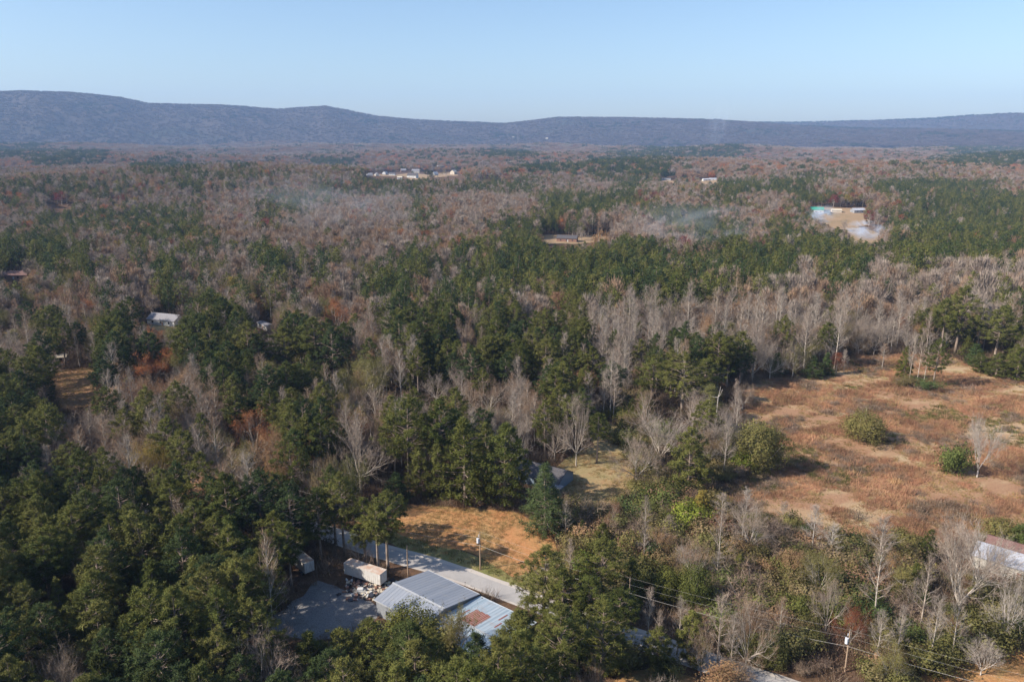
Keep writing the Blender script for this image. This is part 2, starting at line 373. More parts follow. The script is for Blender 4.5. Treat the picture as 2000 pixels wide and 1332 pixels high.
def decid_shape(h, form, seed, twn=11, twl=1.1, maxl=3):
    g = np.random.default_rng(seed); tr = (MB(), MB()); tw = []; ends = []
    if form == 'oak':      # short trunk, wide round crown
        z = .20; nm = 8
        tr[0].tube([(0, 0, -.3), (.05, 0, h*z*.5), (.1*g.normal(), .1*g.normal(), h*z)], [h*.028, h*.022, h*.020], 7, False)
        for i in range(nm):
            az = i*2*math.pi/nm*1.0+g.uniform(-.4, .4); el = [.25, .85, .5, 1.2, .4, .95, .65, 1.35][i]+g.uniform(-.12, .12)
            d = np.array([math.cos(az)*math.cos(el), math.sin(az)*math.cos(el), math.sin(el)])
            L = h*(.36+.12*math.sin(el))
            grow(tr, tw, g, np.array([0, 0, h*z*g.uniform(.85, 1)]), d, L, h*.0115, 1, maxl+1, [0, .62, .6, .6, .6], [0, 5, 4, 3], .15, twn, twl, ends)
    elif form == 'vase':   # several stems fanning up
        for i in range(6):
            az = i*1.05+g.uniform(-.3, .3); el = g.uniform(.78, 1.3)
            d = np.array([math.cos(az)*math.cos(el), math.sin(az)*math.cos(el), math.sin(el)])
            grow(tr, tw, g, np.array([0, 0, h*.12]), d, h*.5, h*.011, 1, maxl+1, [0, .42, .5, .5, .5], [0, 6, 5, 3], .2, twn, twl, ends)
        tr[0].tube([(0, 0, -.3), (0, 0, h*.14)], [h*.026, h*.022], 7, False)
    else:                  # 'pole': tall straight stem, slim ascending crown
        bx, by = g.normal(size=2)*.012*h
        ax = lambda t: np.array([bx*math.sin(t*3), by*math.sin(t*2.4), t*h])
        tr[0].tube([ax(t)-[0, 0, .3 if t == 0 else 0] for t in (0, .2, .4, .6, .8, .98)], [h*.0105, h*.0088, h*.0075, h*.0058, h*.0036, .02], 6, False)
        n = 26; az = 0
        for i in range(n):
            t = .30+.68*(i/n)**.9; az += 2.4+g.uniform(-.4, .4); el = .55+.55*t+g.uniform(-.15, .15)
            L = h*.165*(1.25-t)*g.uniform(.75, 1.3)+.5
            d = np.array([math.cos(az)*math.cos(el), math.sin(az)*math.cos(el), math.sin(el)])
            grow(tr, tw, g, ax(t), d, L, h*.0028, maxl-1, maxl+0, [0, .5, .5, .55, .5], [0, 5, 6, 4], .9, twn, twl, ends)
    return tr, np.array(tw), np.array(ends)
def norm_scale(shape_v, h):
    """crown radius of a point set"""
    return float(np.percentile(np.hypot(shape_v[:, 0], shape_v[:, 1]), 93)), float(np.percentile(shape_v[:, 2], 99.5))
PROTO = {}   # name -> dict(trunk, crown, h, r, tm, cm)
def reg(name, trunk_mb, P, tm, cm, extra=None):
    pts = P.reshape(-1, 3); rr, hh = norm_scale(pts, 0)
    t = trunk_mb.mesh(name+'_trunk'); t.materials.append(M[tm])
    for p in t.polygons: p.use_smooth = True
    c = tri_mesh(name+'_crown', P, extra, [M[cm]]+([M[tm]] if extra else []))
    PROTO[name] = dict(trunk=t, crown=c, h=hh, r=rr)
for i in range(6):
    tr, P = pine_shape(25, 5.0+.3*(i % 3), [.42, .5, .36, .52, .30, .46][i], 70, 5, 44, .52, .068, .75, seed=100+i, ragged=.16)
    reg('pine_%s' % 'abcdef'[i], tr, P, 'bark', 'pine')
for i in range(4):
    tr, P = pine_shape(15, 3.9, .08, 70, 5, 40, .48, .065, [.75, .5, .62, .5][i], seed=130+i, ragged=.17)
    reg('young_%s' % 'abcd'[i], tr, P, 'bark', 'pine_olive')
for i in range(2):
    tr, P = pine_shape(17, 4.6, .04, 90, 7, 30, .55, .05, .2, seed=150+i, ragged=.14)
    reg('fir_%s' % 'ab'[i], tr, P, 'bark', 'fir')
for i in range(2):
    tr, P = pine_shape(8, 2.4, .03, 70, 5, 24, .38, .05, .25, seed=160+i, ragged=.15)
    reg('cedar_%s' % 'ab'[i], tr, P, 'bark', 'cedar')
for i, (form, h) in enumerate([('oak', 16), ('oak', 17), ('oak', 15), ('vase', 15), ('vase', 16), ('pole', 21), ('pole', 22), ('pole', 19), ('pole', 23)]):
    tr, tw, en = decid_shape(h, form, 200+i, twn=12, twl=1.25)
    nm = '%s_%s' % (form, 'abcdefghi'[i])
    reg(nm, tr[0], tw, 'palebark', 'twig', tr[1])
    if form != 'pole' or i == 6:
        sub = en[rng.choice(len(en), min(len(en), 2600), replace=False)]
        L_ = np.concatenate([flakes(sub, .32, 3, .22), tw[::3]])
        reg('leafy_%s' % 'abcdefghi'[i], tr[0], L_, 'palebark', 'leaf_tan', tr[1])
def bush_shape(h, r, n, size, seed, twig=False):
    g = np.random.default_rng(seed); st = MB(); C = []; tw = []
    for i in range(9):
        az = i*.7+g.uniform(-.3, .3); rr = r*g.uniform(.35, .95); hh = h*g.uniform(.55, 1.0)*(1.05-.35*rr/r)
        p = [(0, 0, -.1), (rr*.4*math.cos(az), rr*.4*math.sin(az), hh*.6), (rr*math.cos(az), rr*math.sin(az), hh)]
        st.tube(p, [.05, .035, .015], 4, False)
        for k in range(22):
            t = g.uniform(.25, 1.08); c = np.array(p[0])+(np.array(p[2])-np.array(p[0]))*t
            c[2] = hh*min(t*1.15, 1.05); C.append(c+g.normal(size=3)*np.array([.22, .22, .14])*r*.8)
    C = np.array(C); C[:, 2] = np.maximum(C[:, 2], .15)
    P = needles(C, .25, n, .7, .022, .6) if twig else flakes(C, .26*r*.5, n, size)
    return st, P
for i in range(4):
    st, P = bush_shape(3.4, 2.6, 20, .19, 300+i); reg('bush_%s' % 'abcd'[i], st, P, 'bark', 'bush')
for i in range(3):
    st, P = bush_shape(3.6, 2.3, 10, .2, 310+i, True); reg('bush_%s' % 'efg'[i], st, P, 'palebark', 'bush_brown')
# big round evergreen-ish oak bush (dense)
for i in range(2):
    g = np.random.default_rng(330+i); C = []
    while len(C) < 520:
        c = g.uniform(-1, 1, 3)
        if np.linalg.norm(c) < 1 and np.linalg.norm(c) > .45 and c[2] > -.75: C.append(c*(1+.12*math.sin(4*c[0]+i)+.10*math.sin(5*c[1])))
    C = np.array(C)*[4.2, 4.2, 4.2]+[0, 0, 3.6]
    st = MB()
    for k in range(10):
        e = C[k*30]; st.tube([(0, 0, -.2), e*.5, e], [.16, .08, .02], 4, False)
    reg('mound_%s' % 'ab'[i], st, flakes(C, .42, 17, .24), 'palebark', 'leaf_olive')

# ---------------------------------------------------------------- zone map of the photo (what grows where)
ROWS = [
 (277, "PPRRRRRRMRRRRMRRRRRMMRRRRPPPPMRRRRMRMPPP"),
 (292, "PPPPMRRMMRRRMMRRMMMPPRRMPPPPPRRRRRRMRPPP"),
 (307, "RPPPRRPMMRRRPPRRRRRRMMRPPPMRRRRRRRRRMPPP"),
 (322, "RRRRRPPPRPRRRMRRRRRRPPPPPPMRRRRMMRRMMMMR"),
 (337, "RRRRMMMPPPPMMMPP....MMRPPPRRRRMPPMMMMRRR"),
 (352, "PPPPPMMPMMORPPPPPMPPPMMBPMMMPPPPRRPPPPPR"),
 (377, "PMOMMMBMBBPPPBBBPBBBBPPPPOBMPBBPPRRPPPPP"),
 (402, "MMPPPPPPBBPPBBBBPBBBBPPPBPPPBOOPRR.PPPPP"),
 (427, "BPPPPPPPBBPBBBBBPBBPPPBBBBPPPBPMB..PPPPP"),
 (452, "PPPMMPPPPBBBBBBBMOBPP.BBBBBPPBPPP.BPPPPP"),
 (477, "PPPMBBBBBMPBBBBBMOPPPPPPPPBBPPPPPPPPPPPP"),
 (502, "MMMMMMPBOBPBPBBPPMBPPPPPPPPPPPPBPPBPBBBB"),
 (527, "MOOBBBPBMOBBBBPPBBPPPPPPPPPPPPPBPPBBBBBB"),
 (552, "MOBOBBPPBOOBOBBPBPPBBBPPPPPPBBBBBBBBBBBB"),
 (590, "BPBOPO.PPBBOROBPPPBPBBPBBBBBBBBBBBBBPPBP"),
 (630, "BBOPPMMPPPPPPPBPPPBPPPPBBBPBBBBBBBBBPPPP"),
 (670, "BPPPPOOPPPPPPPOBPPPPPPPBBPPPPBBBBBBBPPPP"),
 (710, "PPPBOOBBPPPPPBOBPBBBBBBBPPPPBBBBBBBBBBBB"),
 (750, "PPBBMBBBBBPPBOBPPBBBBPPBSPPBBBBBBBBBBBBB"),
 (790, "PPBBBBBBROBPPBBPPPPPBBBSSBPPBSSSSSSSSSSS"),
 (830, "PBBBBBBBBOOPPBBPPPPPPBBBSSBPPSSSSSSSSSSS"),
 (870, "PPPPPPPBBOPPPBBPPPPPPPBSSSBSSSSSSSSSSSSS"),
 (900, "PPPPPPPPBBPPPPPPPPPPPSSSSSBSSBSSSSSSSSSS"),
 (950, "PPPPPPPPPPPPPPPPPPPPPSSSSSSSBSSSSSSSSSSS"),
 (1000, "PPPPPPPPPPPPPPPPPPPPSSSSSSSSSSSSBSSSBBSS"),
 (1060, "PPPPPPPPPPPPPPPPPPPPPPSPSSSSSSSSSSBSBBSS"),
 (1120, "PPPPPPPPPPPPPPPPPPPPPPPPSPPSSSSSSSSSBBSS"),
 (1200, "PPPPPPPPPPPPPPPPPPPPPPPPPPPBSSSSBSSSSSSS"),
 (1270, "PPPPPPPPPPPPPPPPPPPPPPBSPPBBBSSSSSSSSSSS"),
]
# closed pine stands: the lower left and the long evergreen masses on the right
ROWS = [(y, ''.join('Q' if c == 'P' and ((y >= 870 and i < 14) or (352 <= y <= 527 and i >= 20)) else c for i, c in enumerate(r))) for y, r in ROWS]
RY = np.array([r[0] for r in ROWS]); RC = np.array([[ord(c) for c in r[1]] for r in ROWS])
def zone(px, py):
    i = np.clip(np.searchsorted(RY, py, side='right')-1, 0, len(RY)-1)
    j = np.clip((np.asarray(px)//50).astype(int), 0, 39)
    return RC[i, j]
# ground polygons, given at photo pixels on the ground
POLY = dict(
 field=[(1440, 765), (1490, 742), (1560, 738), (1640, 725), (1655, 702), (1700, 694), (1760, 690), (1850, 695), (1890, 713), (1960, 738), (2100, 765), (2330, 900), (2400, 1100), (2120, 1085), (2000, 1070), (1880, 1062), (1750, 1060), (1600, 1050), (1480, 1010), (1380, 970), (1400, 945), (1500, 925), (1500, 850), (1430, 815), (1425, 780)],
 slope=[(735, 985), (800, 985), (860, 990), (930, 990), (1010, 1000), (1085, 1045), (1090, 1085), (1060, 1110), (1000, 1125), (930, 1085), (850, 1062), (770, 1040), (700, 1020)],
 verge=[(700, 1020), (770, 1040), (850, 1062), (930, 1085), (1000, 1125), (1060, 1110), (1100, 1130), (1080, 1165), (1005, 1152), (930, 1123), (840, 1090), (760, 1062), (680, 1037)],
 yard=[(1085, 915), (1120, 885), (1160, 868), (1200, 862), (1235, 885), (1238, 950), (1225, 1000), (1170, 1000), (1120, 990), (1100, 960)],
 track=[(1140, 838), (1175, 820), (1215, 832), (1200, 862), (1160, 868)],
 pasture=[(100, 722), (188, 718), (196, 790), (150, 802), (105, 796)],
 lawn=[(1790, 1335), (1830, 1308), (1915, 1292), (1985, 1258), (2080, 1240), (2150, 1400), (1700, 1420)],
 clay=[(1190, 1345), (1215, 1312), (1290, 1305), (1360, 1322), (1385, 1400), (1200, 1420)],
 lot=[(598, 1152), (625, 1135), (668, 1148), (700, 1163), (733, 1182), (742, 1206), (720, 1222), (690, 1240), (640, 1246), (595, 1252), (545, 1240), (520, 1215), (560, 1185)],
 farm=[(1572, 411), (1600, 407), (1690, 408), (1694, 440), (1665, 452), (1640, 449), (1604, 440), (1585, 425)],
 smoky=[(1650, 449), (1700, 447), (1722, 462), (1712, 480), (1670, 474)],
 mid=[(1040, 472), (1062, 461), (1095, 459), (1130, 465), (1165, 461), (1200, 462), (1204, 469), (1150, 475), (1110, 479), (1062, 480)],
 estate=[(716, 345), (735, 341), (765, 343), (800, 339), (835, 342), (880, 337), (895, 342), (870, 346), (830, 350), (800, 353), (765, 347), (735, 347)],
 hamlet=[(1288, 354), (1400, 351), (1405, 360), (1290, 361)],
 lefthouse=[(280, 640), (296, 622), (372, 622), (392, 634), (380, 650), (300, 655)],
 leftyard=[(0, 700), (0, 650), (70, 648), (78, 665), (40, 690)],
)
ROAD = [(60, 985), (250, 992), (400, 1000), (520, 1012), (610, 1030), (665, 1052), (730, 1075), (800, 1092), (870, 1112), (940, 1138), (1003, 1163), (1080, 1192), (1160, 1222), (1290, 1262), (1400, 1302), (1520, 1340), (1660, 1390)]
road_pts = np.array([G(x, y)[:2] for x, y in ROAD])
def road_dist(x, y):
    p = np.stack([x, y], -1); best = np.full(p.shape[:-1], 1e9)
    for a, b in zip(road_pts[:-1], road_pts[1:]):
        ab = b-a; t = np.clip(((p-a)@ab)/(ab@ab), 0, 1)
        best = np.minimum(best, np.linalg.norm(p-(a+t[..., None]*ab), axis=-1))
    return best

# ---------------------------------------------------------------- ground
ys = [-60.0]; st_ = 9.0
while ys[-1] < 12500:
    ys.append(ys[-1]+st_)
    if ys[-1] > 500: st_ *= 1.035
ys = np.array(ys); NX = 121
V = []; F = []
for y in ys:
    hw = .95*max(y, 0)+220
    xs = np.linspace(-hw, hw, NX); V.append(np.stack([xs, np.full(NX, y), T(xs, np.full(NX, y))], -1))
V = np.concatenate(V)
for i in range(len(ys)-1):
    for j in range(NX-1):
        a = i*NX+j; F.append((a, a+1, a+NX+1, a+NX))
me = bpy.data.meshes.new('ground'); me.from_pydata(V.tolist(), [], F); me.update()
for p in me.polygons: p.use_smooth = True
tag(link_mesh('ground', me, M['floor']), kind='structure')
def sheet(name, poly, mat, off=.03, jit=1.2, step=4.0, cell=None):
    """ground patch: the outline is roughened, the inside follows the terrain"""
    w = [np.array(G(x, y)[:2]) for x, y in poly]; out = []
    for a, b in zip(w, w[1:]+w[:1]):
        n = max(1, int(np.linalg.norm(b-a)/step))
        for k in range(n): out.append(a+(b-a)*k/n+rng.normal(size=2)*jit*.4)
    from mathutils.geometry import tessellate_polygon
    pts = [Vector((p[0], p[1], 0)) for p in out]
    tris = tessellate_polygon([pts])
    me = bpy.data.meshes.new(name)
    me.from_pydata([(p.x, p.y, 0) for p in pts], [], [tuple(t) for t in tris]); me.update()
    import bmesh
    bm = bmesh.new(); bm.from_mesh(me)
    if cell:
        for _ in range(3): bmesh.ops.subdivide_edges(bm, edges=[e for e in bm.edges if e.calc_length() > cell], cuts=1)
        bmesh.ops.triangulate(bm, faces=bm.faces[:])
    bmesh.ops.recalc_face_normals(bm, faces=bm.faces[:])
    for v in bm.verts: v.co.z = float(T(v.co.x, v.co.y))+off
    bm.to_mesh(me); bm.free()
    if me.polygons and me.polygons[0].normal.z < 0: me.flip_normals()
    return tag(link_mesh(name, me, mat), kind='structure')
sheet('field', POLY['field'], M['field'], .03)
sheet('grass_slope', POLY['slope'], M['slope'], .034)
sheet('road_verge', POLY['verge'], M['verge'], .030)
sheet('yard', POLY['yard'], M['yard'], .03, .8)
sheet('track', POLY['track'], M['yard'], .026, .8)
sheet('pasture', POLY['pasture'], M['pasture'], .03)
sheet('lawn', POLY['lawn'], M['slope'], .03, .8)
sheet('bare_clay', POLY['clay'], M['slope'], .03, .8)
sheet('gravel_lot', POLY['lot'], M['gravel'], .03, 1.0, 2.0)
for nm in ('farm', 'smoky', 'mid', 'estate', 'hamlet', 'lefthouse', 'leftyard'):
    sheet('clearing', POLY[nm], M['clearing'] if nm not in ('leftyard', 'lefthouse') else M['yard'], .5 if nm not in ('leftyard', 'lefthouse') else .05, 7.0, 9.0, 30.0)
def strip(name, w, off, mat, shift=0.0):
    pts = []; P = road_pts; s = np.concatenate([[0], np.cumsum(np.linalg.norm(np.diff(P, axis=0), axis=1))])
    tt = np.arange(0, s[-1], 3.0); X = np.interp(tt, s, P[:, 0]); Y = np.interp(tt, s, P[:, 1])
    k = np.ones(7)/7; X[3:-3] = np.convolve(X, k, 'valid'); Y[3:-3] = np.convolve(Y, k, 'valid')
    dx = np.gradient(X); dy = np.gradient(Y); L = np.hypot(dx, dy); nx, ny = -dy/L, dx/L
    v = []; f = []
    for i in range(len(X)):
        a = w/2+rng.normal()*.08; b = w/2+rng.normal()*.08
        v += [(X[i]+nx[i]*(a+shift), Y[i]+ny[i]*(a+shift), off), (X[i]-nx[i]*(b-shift), Y[i]-ny[i]*(b-shift), off)]
        if i: f.append((2*i-2, 2*i-1, 2*i+1, 2*i))
    me = bpy.data.meshes.new(name); me.from_pydata(v, [], f); me.update()
    if me.polygons[0].normal.z < 0: me.flip_normals()
    return tag(link_mesh(name, me, mat), kind='structure')
strip('road_shoulder', 6.6, .042, M['apron'], .3)
strip('road', 4.7, .05, M['asphalt'])

# ---------------------------------------------------------------- mountain ridges
SKY_L = [(-900, 176), (-300, 178), (0, 180), (60, 179), (150, 181), (240, 190), (300, 203), (440, 206), (550, 214), (590, 211), (640, 208), (680, 216), (740, 228), (820, 235), (900, 238), (985, 242), (1040, 236), (1090, 230), (1200, 230), (1300, 232), (1400, 235), (1480, 240), (1560, 247), (1700, 252), (1850, 253), (2000, 258), (2400, 262), (2900, 265)]
SKY_R = [(1250, 262), (1400, 240), (1560, 239), (1700, 236), (1800, 232), (1900, 225), (1960, 222), (2050, 221), (2400, 222), (2900, 225)]
def ridge_z(X, Y, prof, R0, R1):
    d = np.hypot(X, Y); px = 1000+FPX*X/(Y*cP+CAMH*sP); 
    sk = np.interp(px, [p[0] for p in prof], [p[1] for p in prof])
    ang = (666-sk)/FPX      # tan of angle above optical axis
    # height at crest so that it projects on the skyline
    Yc = Y*R1/d; e = np.arctan(ang*np.cos(np.arctan((px-1000)/FPX))**0)-PITCH
    Hc = CAMH+Yc*np.tan(e)
    t = np.clip((d-R0)/(R1-R0), 0, 1.6)
    s = np.where(t <= 1, (t**1.25)*(1.9-.9*t**1.1), 1)
    base = T(X, Y)*0+40
    z = base+(Hc-base)*np.clip(s, 0, 1)
    m = np.clip(np.minimum(t*3, (1-t)*3.2), 0, 1)
    z = z+m*(Hc-base)*(.055*n2(X, Y, 420)+.035*n2(X+Y, Y, 210)+.022*np.sin(px/26+1.5*np.sin(px/61)+d/900))
    z = z+m*3*n2(X, Y, 130)
    return z-80*(t <= 0)-np.clip(t-1, 0, 1)*40
def ridge(name, prof, pxs, R0, R1, nr):
    V = []; cols = len(pxs)
    rr = np.concatenate([[R0-250], np.linspace(R0, R1, nr), np.linspace(R1+60, R1+600, 8)])
    for r in rr:
        a = np.arctan((np.array(pxs)-1000)/FPX/cP*1.0); X = r*np.sin(a); Y = r*np.cos(a)
        V.append(np.stack([X, Y, ridge_z(X, Y, prof, R0, R1)], -1))
    V = np.concatenate(V); F = []
    for i in range(len(rr)-1):
        for j in range(cols-1): k = i*cols+j; F.append((k, k+1, k+cols+1, k+cols))
    me = bpy.data.meshes.new(name); me.from_pydata(V.tolist(), [], F); me.update()
    for p in me.polygons: p.use_smooth = True
    return tag(link_mesh(name, me, M['ridge']), kind='structure')
ridge('mountain_ridge', SKY_L, np.linspace(-700, 2700, 420), 7000, 8800, 60)
ridge('far_mountain_ridge', SKY_R, np.linspace(1250, 2800, 160), 9900, 11400, 30)

# ---------------------------------------------------------------- structures first: they reserve their ground
KEEP = []      # (pixel polygon that must stay in view, pixel row of its foot)
def keep(poly, base): KEEP.append((poly, base))
def rect(x0, x1, y0, y1): return [(x0, y0), (x1, y0), (x1, y1), (x0, y1)]
FOOT = []      # (x, y, radius) of built things
def gable(name, px, py, L, W, hw, hr, rz, wall, roof, label, cat='house', group=None, windows=2, chimney=False, z=None, porch=False, foot=True, eave=.4):
    x, y, zz = G(px, py); o = empty(name, (x, y, zz+(.5 if y > 500 else 0)), R(rz)); tag(o, label, cat, group)
    if foot: FOOT.append((x, y, max(L, W)*.62))
    m = MB(); l, w = L/2, W/2
    m.add([(-l, -w, -1), (l, -w, -1), (l, w, -1), (-l, w, -1), (-l, -w, hw), (l, -w, hw), (l, w, hw), (-l, w, hw), (-l, 0, hr-.08), (l, 0, hr-.08)],
          [(0, 1, 5, 4), (2, 3, 7, 6), (1, 2, 6, 9, 5), (3, 0, 4, 8, 7)])
    m.build('wall', M[wall], o)
    r = MB(); e = eave; t = .18; k = (hr-hw)/w; ze = hw-e*k
    for s in (-1, 1):
        r.add([(-l-e, s*(w+e), ze), (l+e, s*(w+e), ze), (l+e, 0, hr), (-l-e, 0, hr), (-l-e, s*(w+e), ze+t), (l+e, s*(w+e), ze+t), (l+e, 0, hr+t), (-l-e, 0, hr+t)],
              [(0, 1, 2, 3), (4, 5, 6, 7), (0, 1, 5, 4), (1, 2, 6, 5), (3, 0, 4, 7)])
    ro = r.build('roof', M[roof], o)
    if chimney:
        c = MB(); c.box(l*.3, l*.3+.9, -.4, .5, hr-1, hr+1.3); c.build('chimney', M['brick'], ro)
    for i in range(windows):
        cx = -l+L*(i+.7)/(windows+.4)
        wi = MB(); wi.box(cx-.6, cx+.6, -w-.06, -w+.02, 1.0, min(2.2, hw-.3)); wi.build('window', M['dark'], o)
    if windows:
        d = MB(); d.box(l*.12-.5, l*.12+.5, -w-.05, -w+.02, 0, 2.05); d.build('door', M['brick' if wall != 'brick' else 'white'], o)
        g_ = MB(); g_.box(-l-.05, -l+.02, -.6, .6, 1.0, 2.1); g_.build('window', M['dark'], o)
    return o

# --- metal shed with a lower wing
A = np.array(G(769, 1139, 5.0)); B = np.array(G(866, 1187.5, 5.0)); ua = math.atan2(B[1]-A[1], B[0]-A[0])
shed = empty('metal_shed', (A[0], A[1], 0), ua)
tag(shed, 'grey metal workshop with asymmetric gable roof and a lower rust-patched wing beside the road', 'workshop')
def roof_part(name, mat, parent, u0, u1, vr, zr, vf, zf, vb, zb, ribs=.9, th=.12):
    """ribbed sheet metal gable, ridge at v=vr"""
    objs = []
    m = MB()
    for (v1, z1) in ((vf, zf), (vb, zb)):
        m.add([(u0, v1, z1), (u1, v1, z1), (u1, vr, zr), (u0, vr, zr), (u0, v1, z1-th), (u1, v1, z1-th), (u1, vr, zr-th), (u0, vr, zr-th)],
              [(0, 1, 2, 3), (4, 5, 6, 7), (0, 1, 5, 4), (1, 2, 6, 5), (3, 0, 4, 7), (2, 3, 7, 6)])
        n = int((u1-u0)/ribs)
        for i in range(n+1):
            u = u0+.04+i*(u1-u0-.08)/n; d = 1 if v1 > vr else -1
            a, b = .03, .032
            m.add([(u-a, v1, z1+.002), (u+a, v1, z1+.002), (u+a, vr, zr+.002), (u-a, vr, zr+.002), (u-a*.6, v1, z1+b), (u+a*.6, v1, z1+b), (u+a*.6, vr, zr+b), (u-a*.6, vr, zr+b)],
                  [(4, 5, 6, 7), (0, 4, 7, 3), (1, 5, 6, 2), (0, 1, 5, 4)])
    return m.build(name, mat, parent)
main_roof = roof_part('roof', M['shed_roof'], shed, -.3, 15.3, 0, 5.0, -5.6, 3.8, 11.1, 2.8)
low_roof = roof_part('wing_roof', M['low_roof'], shed, 15.34, 31, .3, 3.65, -5.3, 2.85, 11.2, 2.35)
cap = MB(); cap.box(-.35, 15.35, -.22, .22, 5.06, 5.12); cap.build('ridge_cap', M['trimgrey'], main_roof)
cap = MB(); cap.box(15.4, 31.05, .1, .5, 3.71, 3.76); cap.build('ridge_cap', M['trimgrey'], low_roof)
tr_ = MB(); tr_.box(-.35, 15.36, 11.1, 11.2, 2.62, 2.86); tr_.build('eave_trim', M['trimgrey'], main_roof)
tr_ = MB(); tr_.box(15.4, 31, 11.2, 11.29, 2.18, 2.42); tr_.build('eave_trim', M['trimgrey'], low_roof)
tr_ = MB(); tr_.box(-.35, 15.36, -5.72, -5.61, 3.62, 3.86); tr_.build('eave_trim', M['trimgrey'], main_roof)
w_ = MB()
def gwall(m, u, u2, v0, v1, zs):  # gable end sheet, zs: (v,z) roof line
    pts = [(u, v0, -.3)]+[(u, v, z-.14) for v, z in zs]+[(u, v1, -.3)]
    q = [(u2, p[1], p[2]) for p in pts]; n = len(pts)
    m.add(pts+q, [tuple(range(n)), tuple(range(2*n-1, n-1, -1))]+[(i, (i+1) % n, n+(i+1) % n, n+i) for i in range(n)])
gwall(w_, 0, .12, -5.3, 10.8, [(-5.3, 3.86), (0, 5.0), (10.8, 2.86)])
gwall(w_, 14.9, 15.02, -5.3, 10.8, [(-5.3, 3.86), (0, 5.0), (10.8, 2.86)])
w_.box(.122, 14.898, -5.3, -5.18, -.3, 3.7); w_.box(.122, 14.898, 10.68, 10.8, -.3, 2.7)
w_.build('wall', M['greymetal'], shed)
w2 = MB(); gwall(w2, 30.6, 30.7, -5.0, 10.9, [(-5.0, 2.9), (.3, 3.65), (10.9, 2.4)])
w2.box(15.03, 30.598, -5.0, -4.9, -.3, 2.75); w2.box(15.03, 30.598, 10.8, 10.9, -.3, 2.25); w2.build('wing_wall', M['cream'], shed)
d_ = MB(); d_.box(-.06, -.003, -3.6, .2, 0, 3.2); dr = d_.build('roller_door', M['white'], shed)
h_ = MB(); h_.box(-.12, -.062, -1.9, -1.5, .9, 1.0); h_.build('handle', M['dark'], dr)
d_ = MB(); d_.box(-.05, -.003, 4.0, 5.0, 0, 2.1); d_.build('door', M['cream'], shed)
for k in range(3):
    d_ = MB(); d_.box(3+4*k, 4.2+4*k, -5.36, -5.303, 1.2, 2.2); d_.build('window', M['dark'], shed)
# rusted sheets on the back slope of the wing
sl = (2.35-3.65)/(11.2-.3)
def lowz(v): return 3.65+sl*(v-.3)
ru = MB(); rg = MB()
for i in range(9):
    u = 18.7+i*.46; v0, v1 = .75, 6.3-.1*(i % 3)
    ru.add([(u, v0, lowz(v0)+.055), (u+.30, v0, lowz(v0)+.055), (u+.30, v1, lowz(v1)+.055), (u, v1, lowz(v1)+.055),
            (u+.08, v0, lowz(v0)+.12), (u+.22, v0, lowz(v0)+.12), (u+.22, v1, lowz(v1)+.12), (u+.08, v1, lowz(v1)+.12)],
           [(4, 5, 6, 7), (0, 4, 7, 3), (5, 1, 2, 6), (0, 1, 5, 4), (3, 7, 6, 2)])
    rg.add([(u+.30, v0, lowz(v0)+.058), (u+.46, v0, lowz(v0)+.058), (u+.46, v1, lowz(v1)+.058), (u+.30, v1, lowz(v1)+.058)], [(0, 1, 2, 3)])
ru.build('rusted_sheets', M['rust_roof'], low_roof); rg.build('faded_seams', M['fadedpink'], low_roof)
for k, (u, v, dv) in enumerate([(17.6, 2.5, 2.6), (24.6, 6.2, 3), (25.8, 3.4, 2.4), (27.4, 7, 2.2)]):
    q = MB(); q.add([(u, v, lowz(v)+.056), (u+.28, v, lowz(v)+.056), (u+.28, v+dv, lowz(v+dv)+.056), (u, v+dv, lowz(v+dv)+.056)], [(0, 1, 2, 3)])
    q.build('rust_strip', M['rust_roof'], low_roof)
cu, su = math.cos(ua), math.sin(ua)
def shed_w(u, v): return A[0]+cu*u-su*v, A[1]+su*u+cu*v
for u in (2, 8, 14, 20, 27):
    for v in (-2, 5): x, y = shed_w(u, v); FOOT.append((x, y, 6.5))
keep([(725, 1105), (850, 1100), (1000, 1140), (1000, 1190), (975, 1240), (905, 1260), (870, 1215), (800, 1200), (728, 1190)], 1100)
